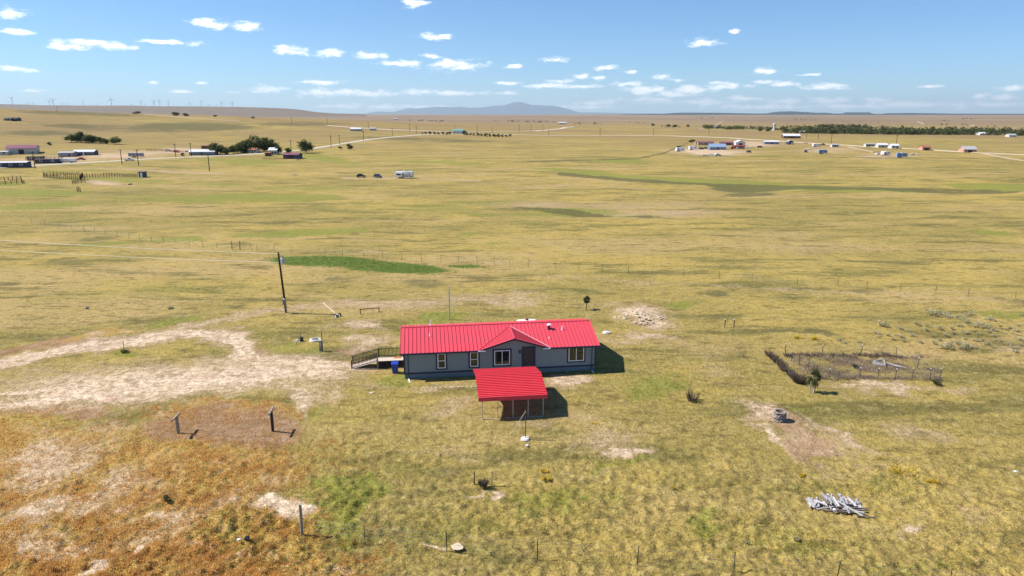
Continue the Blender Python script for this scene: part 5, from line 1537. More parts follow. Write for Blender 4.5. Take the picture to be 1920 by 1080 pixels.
rm_maroon = mat('maroon_metal_roof', (0.22, 0.075, 0.10), 0.5, var=0.08, scale=0.5)
rm_teal = mat('teal_roof', (0.14, 0.30, 0.30), 0.6, var=0.08, scale=0.5)
rm_dark = mat('dark_shingle_roof', (0.06, 0.055, 0.055), 0.8, var=0.15, scale=1)
rm_blue = mat('blue_grey_roof', (0.22, 0.30, 0.44), 0.5, var=0.06, scale=0.5)
rm_rust = mat('rusty_roof', (0.30, 0.11, 0.065), 0.8, var=0.2, scale=0.5)
rm_grey = mat('grey_roof', (0.36, 0.35, 0.36), 0.6, var=0.1, scale=0.5)
def building(px0, px1, pyb, hpx, depth, wall, roof_m, label, rise=0.28, rz=0.0, doors=1, wins=2, name='house', cat='house', group=None, along='x', bigdoor=False, overhang=0.35, trim=None):
    a, b = gpt(px0, pyb), gpt(px1, pyb)
    c = (a + b) / 2
    k = mpp(c)
    L_ = abs(px1 - px0) * k
    H_ = max(2.2, hpx * k)
    c.z = float(terrain(c.x, c.y))
    # turned to face the camera side unless rz says otherwise
    t = thing(name, label, cat, c, rz - math.atan2(c.x, c.y) * 0.35, group)
    W_ = depth
    z0 = -1.2
    if along == 'x':
        r_ = rise * W_ / 2
        MB().prism([(0, z0), (W_, z0), (W_, H_), (W_ / 2, H_ + r_), (0, H_)], -L_ / 2, L_ / 2, 'x').build('wall', wall, t)
        o = overhang
        mb = MB()
        for y0, y1 in ((-o, W_ / 2), (W_ + o, W_ / 2)):
            za, zb = H_ - rise * o, H_ + r_
            x0, x1 = -L_ / 2 - o, L_ / 2 + o
            mb.add([(x0, y0, za + .02), (x1, y0, za + .02), (x1, y1, zb + .02), (x0, y1, zb + .02), (x0, y0, za + .2), (x1, y0, za + .2), (x1, y1, zb + .2), (x0, y1, zb + .2)],
                   [(0, 3, 2, 1), (4, 5, 6, 7), (0, 1, 5, 4), (1, 2, 6, 5), (2, 3, 7, 6), (3, 0, 4, 7)])
        mb.build('roof', roof_m, t)
    else:
        r_ = rise * L_ / 2
        MB().prism([(-L_ / 2, z0), (L_ / 2, z0), (L_ / 2, H_), (0, H_ + r_), (-L_ / 2, H_)], 0, W_, 'y').build('wall', wall, t)
        o = overhang
        mb = MB()
        for x0, x1 in ((-L_ / 2 - o, 0), (L_ / 2 + o, 0)):
            za, zb = H_ - rise * o, H_ + r_
            mb.add([(x0, -o, za + .02), (x1, -o, zb + .02), (x1, W_ + o, zb + .02), (x0, W_ + o, za + .02), (x0, -o, za + .2), (x1, -o, zb + .2), (x1, W_ + o, zb + .2), (x0, W_ + o, za + .2)],
                   [(0, 3, 2, 1), (4, 5, 6, 7), (0, 1, 5, 4), (1, 2, 6, 5), (2, 3, 7, 6), (3, 0, 4, 7)])
        mb.build('roof', roof_m, t)
    slots = doors + wins
    if slots:
        order = ['w'] * slots
        if doors:
            order[slots // 2] = 'd'
        for i, kind in enumerate(order):
            x = -L_ / 2 + L_ * (i + 0.5) / slots
            if kind == 'd':
                if bigdoor:
                    MB().box(x - 1.6, x + 1.6, -0.08, 0.02, -0.5, min(H_ * 0.8, 3.6)).build('door', m_black, t)
                else:
                    MB().box(x - 0.5, x + 0.5, -0.08, 0.02, -0.3, 2.05).build('door', m_door if wall is not wm_dark else m_white, t)
            else:
                w_ = MB().box(x - 0.75, x + 0.75, -0.09, 0.02, 0.9, min(2.1, H_ - 0.15)).build('window', m_white if wall is not wm_white else m_greybox, t)
                MB().box(x - 0.63, x + 0.63, -0.11, -0.085, 1.0, min(2.0, H_ - 0.25)).build('pane', m_glass, w_)
    return t
# left farm
building(17, 64, 289, 10.5, 17, wm_cream, rm_maroon, 'large cream metal barn with maroon roof at the farm above the road', 0.22, R(14), 1, 0, 'barn', 'barn', bigdoor=True)
building(-24, 12, 291, 5, 5, wm_white, rm_white, 'white trailer home beside the maroon-roofed barn', 0.1, 0, 1, 2, 'trailer_home')
building(-6, 47, 314.5, 9, 6, wm_dark, rm_white, 'long dark shed with a white roof edge right above the gravel road', 0.14, 0, 0, 3, 'shed', 'shed')
building(111, 136, 294, 7, 8, wm_grey, rm_grey, 'grey low shed next to the white-roofed dark farmhouse', 0.2, 0, 1, 1, 'shed', 'shed')
building(139, 175, 291.5, 6.5, 8, wm_dark, rm_white, 'dark farmhouse with bright white roof beside the grey shed', 0.3, 0, 1, 4, 'farmhouse')
building(52, 78, 301, 4, 4, wm_brown, rm_dark, 'low dark stall shed with a rusty brown wall in the brown pen', 0.15, 0, 0, 2, 'shed', 'shed')
building(68, 108, 306.5, 3.2, 4, wm_dark, rm_dark, 'long low black cattle shelter beside the white flatbed', 0.1, 0, 0, 2, 'shelter', 'shelter')
building(356, 402, 291, 6, 9, wm_blue, rm_white, 'long blue house with white roof under the farm trees', 0.3, 0, 1, 4, 'farmhouse')
building(450, 461, 286, 4.5, 7, wm_cream, rm_rust, 'small cream house with rusty red roof among the farm trees', 0.3, 0, 1, 1, 'cottage')
building(466, 481, 287, 4.5, 8, wm_white, rm_rust, 'white house with orange-red roof between the farm trees', 0.35, 0, 1, 2, 'cottage')
building(504, 519, 290, 8, 9, wm_white, rm_white, 'white two-storey house with white roof past the farm trees', 0.35, 0, 1, 2, 'farmhouse')
building(531, 560, 298, 7.5, 8, wm_dark, rm_maroon, 'dark open shed with maroon roof near the lone tree', 0.25, R(-8), 1, 0, 'shed', 'shed', bigdoor=True)
building(497, 507, 293, 3.4, 4, wm_brown, rm_rust, 'little brown outbuilding below the white two-storey house', 0.2, 0, 1, 0, 'outbuilding', 'shed')
building(378, 392, 279, 3, 4, wm_brown, rm_rust, 'rusty red shack behind the long blue house', 0.2, 0, 1, 0, 'shack', 'shed')
building(261, 270, 332.5, 6, 4, wm_dark, rm_dark, 'black box-like livestock shed at the end of the rail fence', 0.1, 0, 1, 0, 'shed', 'shed')
building(9, 30, 226.5, 3.6, 12, wm_dark, rm_dark, 'small dark house high on the grassy hill', 0.25, 0, 1, 2, 'house')
# ridge and middle distance
building(657, 677, 246, 4, 12, wm_white, rm_white, 'long low white house beside the side road on the hill', 0.25, 0, 1, 3, 'house')
building(693, 704, 244.5, 3, 9, wm_white, rm_grey, 'little white house just past the long low white house', 0.3, 0, 1, 1, 'house')
building(849, 869, 251, 5.5, 11, wm_white, rm_teal, 'white house with teal roof among junipers on the rise', 0.35, 0, 1, 2, 'house')
building(1047, 1062, 233, 2.6, 14, wm_cream, rm_white, 'tiny pale ranch house far out on the plain past the hill road', 0.25, 0, 0, 2, 'house')
building(738, 745, 225, 2.2, 14, wm_white, rm_white, 'speck of a white house far out on the brown plain', 0.25, 0, 0, 1, 'house')
# right farmstead
building(1331, 1361, 281, 5, 9, wm_blue, rm_blue, 'long blue-grey arched hoop barn in the cluttered farmyard', 0.5, 0, 1, 4, 'hoop_barn', 'barn')
building(1377, 1396, 279, 4.2, 6, wm_red, wm_red, 'long bright red shed in front of the white barn', 0.15, 0, 1, 2, 'shed', 'shed')
building(1380, 1397, 273.5, 6, 12, wm_white, rm_white, 'tall white barn behind the bright red shed', 0.45, 0, 1, 0, 'barn', 'barn', along='y', bigdoor=True)
building(1309, 1338, 272, 3.4, 8, wm_tan, rm_maroon, 'long tan shed with maroon roof at the back of the cluttered farmyard', 0.25, 0, 1, 2, 'shed', 'shed')
building(1352, 1378, 272.5, 3.4, 8, wm_brown, rm_maroon, 'long brown shed with maroon roof beside the tall white barn', 0.25, 0, 1, 2, 'shed', 'shed')
building(1304, 1312, 271.5, 3.6, 6, wm_tan, rm_rust, 'small tan shack at the end of the tan shed', 0.3, 0, 1, 0, 'shack', 'shed')
building(1434, 1460, 270.5, 4, 8, wm_blue, rm_white, 'white-roofed blue mobile home along the gravel road', 0.2, 0, 1, 4, 'mobile_home')
building(1477, 1487, 271, 5, 8, wm_dark, rm_grey, 'small dark gabled cottage past the white-roofed mobile home', 0.5, 0, 1, 1, 'cottage', along='y')
building(1470, 1500, 259.5, 4.5, 14, wm_brown, rm_white, 'brown barn with white roof standing beyond the road', 0.3, 0, 1, 2, 'barn', 'barn', bigdoor=True)
building(1560, 1572, 276, 4.5, 5, wm_white, rm_white, 'white trailer home by the brown truck along the road', 0.1, 0, 1, 2, 'trailer_home')
building(1624, 1645, 275.5, 3.2, 6, wm_white, rm_grey, 'white stable row with dark openings along the road', 0.15, 0, 1, 5, 'stable')
building(1647, 1664, 277, 4.2, 8, wm_cream, rm_white, 'cream house with white roof at the end of the stable row', 0.3, 0, 1, 2, 'house')
building(1672, 1685, 278.5, 4, 8, wm_white, rm_white, 'white cottage standing apart past the stable row', 0.3, 0, 1, 1, 'cottage')
building(1730, 1744, 282, 4, 8, wm_pink, rm_rust, 'salmon pink shed with an open doorway past the cottages', 0.3, 0, 1, 0, 'shed', 'shed', bigdoor=True)
building(1808, 1830, 286, 4, 10, wm_pink, rm_grey, 'wide salmon barn with grey roof beside the ranch road', 0.4, 0, 1, 2, 'barn', 'barn', bigdoor=True)
building(1838, 1853, 253.5, 3, 14, wm_white, rm_white, 'long low white building before the town trees', 0.2, 0, 0, 3, 'warehouse', 'building')
building(1893, 1905, 257, 2.6, 12, wm_cream, rm_grey, 'small cream building at the foot of the town trees', 0.25, 0, 0, 2, 'house')
building(1500, 1510, 250, 2.4, 12, wm_white, rm_white, 'white bungalow showing between the town trees by the tank tower', 0.25, 0, 0, 2, 'bungalow', 'house')
building(1610, 1622, 250.5, 2.6, 12, wm_cream, rm_white, 'pale bungalow half hidden by the middle of the town trees', 0.25, 0, 0, 2, 'bungalow', 'house')
building(1540, 1548, 249.5, 2.4, 12, wm_white, rm_grey, 'white bungalow with grey roof before the town trees', 0.25, 0, 0, 2, 'bungalow', 'house')
building(1712, 1722, 251.5, 2.4, 12, wm_tan, rm_white, 'tan bungalow with white roof before the town trees', 0.25, 0, 0, 2, 'bungalow', 'house')
building(1340, 1349, 240.5, 2, 14, wm_white, rm_white, 'white house among the first clump of trees by the town road', 0.25, 0, 0, 2, 'house')

# tank tower
p = gpt(1451, 244.5)
k = mpp(p)
t = thing('water_tower', 'slim white standpipe water tower rising beside the town trees', 'water tower', p)
hh = 13 * k
MB().lathe([(2.0, -1), (1.9, hh * 0.6), (2.6, hh * 0.75), (2.6, hh * 0.93), (0.4, hh)], 14).build('tank', wm_white, t)
MB().lathe([(3.4, -1), (3.4, 1.5)], 12).build('footing', m_concrete, t)
MB().tube([(2.8, -0.5, 0), (2.8, -0.5, hh * 0.9)], 0.15, 5).build('ladder', m_galv, t)

# ------------------------------------------------------------------ vehicles
def car(px, py, L_, paint, label, rz=0.0, kind='car', name='car'):
    p = gpt(px, py)
    t = thing(name, label, kind, p, rz)
    W_ = 1.8
    if kind == 'pickup':
        prof = [(-L_ / 2, 0.45), (L_ / 2, 0.45), (L_ / 2, 0.95), (L_ * 0.28, 1.1), (L_ * 0.14, 1.75), (-L_ * 0.08, 1.78), (-L_ * 0.13, 1.12), (-L_ / 2, 1.12)]
        gl = [(L_ * 0.245, 1.16), (L_ * 0.13, 1.68), (-L_ * 0.07, 1.70), (-L_ * 0.105, 1.16)]
    else:
        prof = [(-L_ / 2, 0.4), (L_ / 2, 0.4), (L_ / 2, 0.85), (L_ * 0.27, 1.0), (L_ * 0.12, 1.62), (-L_ * 0.28, 1.66), (-L_ * 0.44, 1.05), (-L_ / 2, 0.95)]
        gl = [(L_ * 0.235, 1.05), (L_ * 0.11, 1.55), (-L_ * 0.26, 1.58), (-L_ * 0.38, 1.05)]
    MB().prism(prof, -W_ / 2, W_ / 2, 'y').build('body', paint, t)
    for y0, y1 in ((-W_ / 2 - 0.015, -W_ / 2 + 0.01), (W_ / 2 - 0.01, W_ / 2 + 0.015)):
        MB().prism(gl, y0, y1, 'y').build('side_window', m_glass, t)
    for x in (-L_ * 0.31, L_ * 0.31):
        for y in (-W_ / 2 + 0.1, W_ / 2 - 0.1):
            w_ = MB().tube([(x, y - 0.12, 0.36), (x, y + 0.12, 0.36)], 0.36, 12).build('wheel', m_tyre, t)
            MB().tube([(x, y - 0.13, 0.36), (x, y + 0.13, 0.36)], 0.2, 10).build('rim', m_galv, w_)
    return t
paint_dark = mat('dark_paint', (0.03, 0.03, 0.045), 0.3, var=0.05)
paint_navy = mat('navy_paint', (0.04, 0.06, 0.13), 0.3, var=0.05)
paint_white = mat('white_paint', (0.75, 0.75, 0.76), 0.3, var=0.04)
paint_red = mat('red_paint', (0.35, 0.06, 0.05), 0.4, var=0.08)
car(677, 332.5, 4.2, paint_dark, 'dark brown parked car standing alone in the pasture', R(15))
car(708, 333, 3.6, paint_navy, 'small navy parked car between the dark car and the camper', R(-30))
car(243, 301.5, 5.4, paint_white, 'white pickup truck parked beside the gravel road', R(6), 'pickup', 'pickup_truck')
car(152, 300.5, 5.6, paint_red, 'rusty red truck parked by the white flatbed', 0, 'pickup', 'pickup_truck')
car(1425, 277, 4.6, paint_dark, 'dark car parked on the grass past the red shed', 0)
car(1404, 286, 4.2, paint_dark, 'black car standing alone below the cluttered farmyard', R(40))
car(1542, 272.5, 5.4, wm_brown, 'brown truck parked beside the gravel road by the white trailer home', 0, 'pickup', 'pickup_truck')
car(1511, 285.5, 4.4, paint_dark, 'dark car parked among clutter left of the blue-grey caravan', R(60))
car(1315, 280, 4.8, paint_dark, 'dark car in the farmyard beside the white van', R(30))
car(1322, 279.5, 5.2, wm_dark, 'dark blue pickup beside the hoop barn', R(-10), 'pickup', 'pickup_truck')
car(316, 284, 4.8, paint_white, 'white car in the junk yard behind the trees', R(20))
car(331, 286, 4.8, wm_red, 'dull red car in the junk yard behind the trees', R(-15))
car(1346, 292.5, 4.6, paint_white, 'white car parked below the hoop barn', 0)
car(1386, 292.5 - 13, 4.6, wm_grey, 'grey car parked against the bright red shed', 0)
def camper(px, py, L_, H_, body, label, rz=0.0, stripe=None, name='camper', cat='camper', slides=False):
    p = gpt(px, py)
    t = thing(name, label, cat, p, rz)
    W_ = 2.5
    zb = 0.6
    prof = [(-L_ / 2, zb), (L_ / 2 - 0.3, zb), (L_ / 2, zb + 0.8), (L_ / 2, H_ - 0.7), (L_ / 2 - 0.6, H_ - 0.05), (-L_ / 2 + 0.25, H_), (-L_ / 2, H_ - 0.3)]
    MB().prism(prof, -W_ / 2, W_ / 2, 'y').build('body', body, t)
    if stripe:
        MB().box(-L_ / 2 + 0.1, L_ / 2 - 0.1, -W_ / 2 - 0.02, W_ / 2 + 0.02, zb + 0.35, zb + 0.75).build('stripe', stripe, t)
    n = max(2, int(L_ / 2.2))
    for i in range(n):
        x = -L_ / 2 + L_ * (i + 0.5) / n
        MB().box(x - 0.45, x + 0.45, -W_ / 2 - 0.03, W_ / 2 + 0.03, H_ * 0.52, H_ * 0.75).build('window', m_glass, t)
    MB().box(L_ * 0.18 + 0.9, L_ * 0.18 + 1.5, -W_ / 2 - 0.035, -W_ / 2 + 0.01, zb, H_ * 0.8).build('door', body, t)
    for x in (-L_ * 0.1, -L_ * 0.1 - 0.85):
        for y in (-W_ / 2 + 0.12, W_ / 2 - 0.12):
            MB().tube([(x, y - 0.12, 0.36), (x, y + 0.12, 0.36)], 0.36, 12).build('wheel', m_tyre, t)
    MB().beam((L_ / 2 - 0.3, 0, zb + 0.05), (L_ / 2 + 1.1, 0, 0.5), 0.12, 0.12).build('hitch', m_black, t)
    MB().box(-0.5, 0.4, -0.35, 0.35, H_ - 0.02, H_ + 0.28).build('roof_air_conditioner', m_white, t)
    if slides:
        MB().box(-L_ * 0.42, -L_ * 0.05, -W_ / 2 - 0.7, -W_ / 2 + 0.05, zb + 0.25, H_ - 0.5).build('slide_out', body, t)
        MB().box(-L_ * 0.36, -L_ * 0.12, -W_ / 2 - 0.73, -W_ / 2 - 0.68, H_ * 0.5, H_ * 0.72).build('slide_window', m_glass, t)
        MB().add([(L_ * 0.0, -W_ / 2 - 0.03, H_ - 0.5), (L_ * 0.33, -W_ / 2 - 0.03, H_ - 0.5), (L_ * 0.33, -W_ / 2 - 1.5, H_ - 0.95), (0, -W_ / 2 - 1.5, H_ - 0.95), (L_ * 0.0, -W_ / 2 - 0.03, H_ - 0.45), (L_ * 0.33, -W_ / 2 - 0.03, H_ - 0.45), (L_ * 0.33, -W_ / 2 - 1.5, H_ - 0.9), (0, -W_ / 2 - 1.5, H_ - 0.9)],
                 [(0, 3, 2, 1), (4, 5, 6, 7), (0, 1, 5, 4), (1, 2, 6, 5), (2, 3, 7, 6), (3, 0, 4, 7)]).build('awning', m_greybox, t)
        MB().box(L_ / 2 - 2.2, L_ / 2 + 0.25, -W_ / 2 + 0.05, W_ / 2 - 0.05, 1.7, H_ + 0.15).build('nose', body, t)
    return t
camper(758, 334.5, 8.2, 3.1, paint_white, 'white fifth-wheel camper with slide-out parked in the open pasture', R(-12), m_greybox, slides=True)
camper(256, 295, 9.0, 2.9, rm_grey, 'silver travel trailer parked above the gravel road', R(4))
camper(1275, 284, 6.5, 2.9, paint_white, 'white caravan at the outer edge of the cluttered farmyard', R(8), wm_grey)
camper(1299, 281, 6.5, 2.9, paint_white, 'white van-like camper beside the dark car in the farmyard', R(5))
camper(1542, 288.5, 5.8, 2.8, rm_blue, 'blue-grey caravan on the grass below the road', R(-5))
camper(1690, 295.5, 6.4, 3.0, rm_blue, 'blue-grey caravan with dark windows below the cottages', R(-10))
camper(1530, 275.5, 6.0, 2.8, paint_white, 'white caravan parked along the gravel road', R(0))
camper(1660, 291, 6.0, 2.6, paint_white, 'white caravan among rubble below the stable row', R(20), wm_tan)
# flatbed trailer
p = gpt(124, 305.5)
t = thing('flatbed_trailer', 'long white flatbed trailer parked by the brown pen', 'trailer', p, R(4))
MB().box(-5.6, 5.6, -1.3, 1.3, 0.9, 2.5).build('cargo_box', paint_white, t)
MB().box(-5.6, 5.6, -1.1, 1.1, 0.55, 0.89).build('chassis', m_black, t)
for x in (-4, -3, 3.4):
    for y in (-1.15, 1.15):
        MB().tube([(x, y - 0.15, 0.48), (x, y + 0.15, 0.48)], 0.48, 12).build('wheel', m_tyre, t)
# farmyard clutter
for k, (a_, b_, s, m_, lab) in enumerate(((1405, 277.5, 1.3, wm_pink, 'pinkish scrap heap just past the bright red shed'), (1320, 292, 1.4, wm_tan, 'tan scrap heap at the front of the farmyard'), (1335, 290.5, 1.2, wm_grey, 'grey scrap heap below the hoop barn'),
                                    (1650, 289.5, 1.7, wm_white, 'pale rubble heap below the stable row'), (1520, 281, 1.5, wm_tan, 'tan rubble heap behind the dark car'), (1512, 269, 1.5, wm_pink, 'orange pink dirt heap along the gravel road'),
                                    (355, 285, 1.2, wm_brown, 'brown scrap heap in the junk yard'), (1714, 290.5, 1.5, wm_tan, 'grey tan rubble strip past the caravan'), (163, 338, 0.5, m_black, 'black feed trough at the end of the corral'), (247, 346, 0.6, m_black, 'lone black trough in the green paddock'),
                                    (560, 300, 0.7, wm_rust if False else wm_red, 'reddish scrap heap beside the dark open shed'), (551, 328, 0.5, wm_brown, 'brown lump of scrap in the pasture left of the cars'))):
    p = gpt(a_, b_)
    t = thing('scrap_heap', lab, 'heap', p)
    r = random.Random(600 + k)
    for j in range(9):
        MB().rock((r.uniform(-2.4, 2.4) * s, r.uniform(-1.2, 1.2) * s, 0.25 * s), r.uniform(0.3, 0.8) * s, 0.7, 700 + 10 * k + j, 1).build('lump', m_ if j % 3 else wm_grey, t)

# ------------------------------------------------------------------ far trees
TL = [('light0', 409, 290, 19, 'broad light green cottonwood spreading over the long blue house', 1.0), ('elm0', 437, 289, 14, 'dark elm between the blue house and the red-roofed cottages', 0.8), ('elm1', 456, 286, 17, 'dark green elm above the cream cottage', 1.0),
      ('elm2', 478, 285, 25, 'tallest dark elm of the farm grove', 0.9), ('elm3', 497, 284, 22, 'wide dark elm beside the white two-storey house', 1.0), ('light1', 425, 291, 13, 'smaller bushy tree in front of the dark elms by the road', 0.9),
      ('elm4', 574, 287, 20, 'lone dark tree beside the road past the maroon shed', 0.9), ('elm0', 523, 289, 15, 'narrow dark tree behind the maroon-roofed shed', 0.7), ('elm1', 540, 290, 11, 'low dark tree right above the maroon-roofed shed', 0.8),
      ('juniper0', 657, 280, 9, 'round dark bush on the slope below the road', 1.1), ('juniper1', 638, 279, 5, 'small dark bush beside the round bush below the road', 1.0), ('juniper2', 343, 293, 6, 'small dark juniper before the long blue house', 0.8),
      ('elm2', 134, 267, 12, 'first low green tree of the hillside row', 1.1), ('elm3', 152, 267, 17, 'tallest green tree of the hillside row', 0.9), ('elm4', 166, 268, 13, 'dark green tree beside the tallest in the hillside row', 1.0),
      ('elm0', 180, 268, 11, 'low wide tree in the middle of the hillside row', 1.2), ('elm1', 200, 270, 8, 'small thin tree in the gap of the hillside row', 0.8), ('elm2', 218, 271, 12, 'round tree at the end of the hillside row', 1.0),
      ('elm3', 398, 288, 15, 'dark tree pressed against the far gable of the long blue house', 1.0), ('elm4', 446, 287, 15, 'dark elm squeezed between the bushy tree and the cream cottage', 1.0), ('light2', 466, 284, 19, 'lighter green elm behind the orange-roofed cottage', 1.0),
      ('elm2', 508, 283, 18, 'dark elm right behind the white two-storey house', 0.9), ('elm0', 143, 267, 12, 'dark tree between the first and the tallest of the hillside row', 1.1), ('elm1', 173, 268, 12, 'bushy tree near the middle of the hillside row', 1.1), ('elm4', 189, 269, 10, 'low bushy tree before the gap in the hillside row', 1.1),
      ('juniper0', 94, 272, 5, 'grey green bush on the slope behind the barn', 1.5),
      ('juniper1', 257, 213.5, 5, 'dark juniper clump on the hill crest by the track', 2.0), ('juniper2', 330, 217, 6, 'pair-like dark juniper on the hill crest below the track', 1.7), ('juniper0', 350, 218, 5, 'wide dark juniper on the crest beside the pair-like one', 2.0),
      ('juniper1', 403, 219, 3.5, 'small dark bush on the crest past the junipers', 1.6), ('juniper2', 475, 222, 3, 'tiny dark bush far along the crest', 1.8), ('juniper0', 25, 227, 5, 'dark bush beside the small house on the hill', 1.2),
      ('juniper1', 1297, 267, 6, 'green bush at the fence corner of the farmyard', 1.4), ('juniper2', 1273, 278, 4, 'low green bush on the fence line by the white caravan', 1.5), ('juniper0', 1372, 280, 5, 'dark bush between the hoop barn and the red shed', 1.2),
      ('elm0', 1440, 247, 5, 'dark round tree before the town by the tank tower', 1.2), ('elm1', 1425, 246, 4, 'small tree before the town by the tank tower', 1.1), ('elm2', 1370, 243.5, 5, 'round dark tree in the belt past the town road', 1.1),
      ('elm3', 1290, 238, 4, 'lone dark tree far beyond the road', 1.2), ('elm4', 1224, 236.5, 4, 'lone dark round tree far across the plain', 1.1), ('elm0', 1254, 238, 4.5, 'dark tree of a small group far across the plain', 1.3), ('elm1', 1265, 238.5, 4, 'low dark tree of a small group far across the plain', 1.5)]
for a_ in TL:
    tree(a_[0], a_[1], a_[2], a_[3] * 1.08, a_[4], a_[5] * 1.25)
JN = [(792, 251, 3), (798, 251, 4), (806, 251.5, 5), (815, 252, 5), (822, 252, 4.5), (830, 252, 5), (838, 252.5, 4.5), (843, 252, 6), (871, 253, 8), (876, 253.5, 5), (882, 253.5, 4.5), (888, 254, 4), (896, 254.5, 5), (903, 255, 5), (911, 256, 6), (919, 256.5, 6),
      (927, 256.5, 6), (935, 257, 5.5), (942, 257, 5), (949, 256.5, 4.5), (956, 255.5, 4)]
for k, (a_, b_, h_) in enumerate(JN):
    tree('juniper%d' % (k % 3), a_, b_, h_, 'dark juniper in the windbreak beside the teal-roofed white house', random.uniform(1.0, 1.5), 'junipers of the windbreak on the rise')
# shelterbelts and the town's trees, too far to tell trunk from trunk
m_town = leafmat('town_tree_leaf', (0.035, 0.052, 0.018), (0.12, 0.135, 0.045), 0.035)
def belt(name, label, spans, n, leaf, seed, hpx=(4, 8), kl=34):
    r = np.random.default_rng(seed)
    v, f = [], []
    for (x0, y0, x1, y1, w) in spans:
        for _ in range(int(n * w)):
            u = r.random()
            px = x0 + (x1 - x0) * u; py = y0 + (y1 - y0) * u + r.uniform(-0.8, 0.8)
            p = gpt(px, py)
            h = r.uniform(*hpx) * mpp(p)
            cl = [(p.x + r.normal(0, h * 0.3), p.y + r.normal(0, h * 0.3), p.z + h * r.uniform(0.15, 0.85)) for _ in range(6)]
            leaves(v, f, cl, kl // 4, h * 0.16, h * 0.26, r, 0.8)
    mb = MB(); mb.v, mb.f = v, f
    o = mb.build(name, leaf, None, fix=False)
    tag(o, label, 'trees', kind='stuff')
belt('town_trees', 'long dark belt of trees sheltering the far town', [(1466, 249, 1560, 250.5, 1), (1560, 250.5, 1700, 252, 1.4), (1700, 252, 1840, 252.5, 1.3), (1840, 253, 1990, 255, 1.2), (1465, 245, 1700, 247, 1.0), (1700, 248, 1900, 250, .9)], 130, m_town, 71, (3, 12))
belt('grove', 'second dark grove standing behind the town belt', [(1532, 239, 1600, 240, 1), (1600, 240, 1625, 241, 0.4)], 60, m_leaf2, 72, (4, 8))
belt('shelterbelt', 'scattered dark shelterbelt along the far road before the town', [(1320, 240.5, 1352, 241.5, 1), (1352, 242, 1400, 242.5, 1), (1402, 242, 1460, 244, 1)], 50, m_leaf, 73, (3.5, 7))
belt('shelterbelt', 'thin dark tree line far across the plain below the mountains', [(760, 227, 838, 228, 1.2), (925, 227.5, 1040, 229.5, 1.5), (1075, 233, 1138, 233, 0.8), (1240, 238, 1280, 239, .7)], 18, m_leaf2, 74, (1.5, 3.6))
belt('shelterbelt', 'specks of dark trees scattered over the far brown range', [(1480, 224, 1540, 226, 1), (1565, 229, 1650, 230, .6), (1760, 227, 1780, 227, .6), (1762, 234, 1778, 234, .9), (1798, 223, 1832, 223.5, 1), (1800, 234, 1816, 234, .8), (1180, 231, 1230, 232, 0.8), (1300, 222, 1340, 222, .7)], 12, m_leaf2, 75, (1.2, 2.6))

# ------------------------------------------------------------------ power poles along the roads
PL = {(66, 316): 'dark power pole right in front of the long dark shed', (229, 308): 'dark power pole just past the white pickup beside the road', (260, 310.5): 'dark power pole below the silver travel trailer',
      (393, 321): 'tall power pole standing alone in the pasture below the long blue house', (546, 284): 'power pole between the maroon shed and the lone road tree', (359, 293): 'power pole at the gable of the long blue house',
      (208, 211): 'power pole on the hill crest below the ridge turbines', (691, 241): 'power pole beside the little white house on the side road', (853, 247): 'power pole behind the teal-roofed white house',
      (1329, 253): 'power pole beyond the road behind the cluttered farmyard', (1512, 261): 'nearer of two power poles beside the white-roofed brown barn', (1534, 261): 'farther of two power poles from the white-roofed brown barn',
      (1558, 272): 'power pole beside the white trailer home on the road', (1680, 274.5): 'power pole behind the white cottage past the stable row'}
PM = MB().tube([(0, 0, -0.5), (0, 0, 9.5)], [0.24, 0.17], 7).mesh('post', m_pole)
XM = MB().beam((-1.2, 0, 8.9), (1.2, 0, 8.9), 0.16, 0.18).mesh('crossarm', m_pole)
IM = MB().lathe([(0.07, 0), (0.1, 0.1), (0.05, 0.25)], 6).mesh('insulator', m_greybox)
for (a_, b_) in ((66, 316), (229, 308), (260, 310.5), (330, 295.5), (359, 293), (546, 284), (621, 276.5), (637, 271.5), (682, 264.5), (736, 255.5), (547, 231.5), (614, 235.5), (691, 241), (768, 246.5), (781, 251), (1029, 255), (1125, 255.5), (1225, 254.5),
                 (853, 247), (895, 249), (923, 249.5), (974, 247), (996, 246.5), (1018, 246), (1329, 253), (1512, 261), (1534, 261), (1558, 272), (1680, 274.5), (393, 321), (208, 211), (158, 209), (108, 209.5), (1075, 238), (1088, 236)):
    p = gpt(a_, b_)
    t = thing('power_pole', PL.get((a_, b_), 'dark wooden power pole in the line along the far gravel roads'), 'power pole', p, random.uniform(-.3, .3), 'power poles along the gravel roads', (1, 1, random.uniform(0.85, 1.1)))
    link('post', PM, t); link('crossarm', XM, t)
    for x in (-1.0, 0.0, 1.0):
        link('insulator', IM, t, (x, 0, 8.98 if x else 9.5))

# ------------------------------------------------------------------ wind turbines on the far ridge
m_turb = mat('turbine_grey_white', (0.34, 0.36, 0.38), 0.5, var=0.04)
TW = MB().tube([(0, 0, -25), (0, 0, 85)], [3.2, 2.1], 10).mesh('tower', m_turb)
NC = MB().box(-2.0, 2.0, -3.5, 6.5, 84, 88.5).mesh('nacelle', m_turb)
HB_ = MB().lathe([(0.4, 0), (1.8, 1.2), (1.8, 3)], 10).mesh('hub', m_turb)
BL = MB().add([(-1.0, 0, 0), (1.0, 0, 0), (2.6, 0, 9), (0.8, 0, 48), (-0.6, 0, 48), (-2.6, 0, 9), (-0.9, .7, 0), (0.9, .7, 0), (2.3, .9, 9), (0.7, .4, 48), (-0.5, .4, 48), (-2.3, .9, 9)],
              [(0, 1, 2, 3, 4, 5), (11, 10, 9, 8, 7, 6), (0, 6, 7, 1), (1, 7, 8, 2), (2, 8, 9, 3), (3, 9, 10, 4), (4, 10, 11, 5), (5, 11, 6, 0)]).mesh('blade', m_turb)
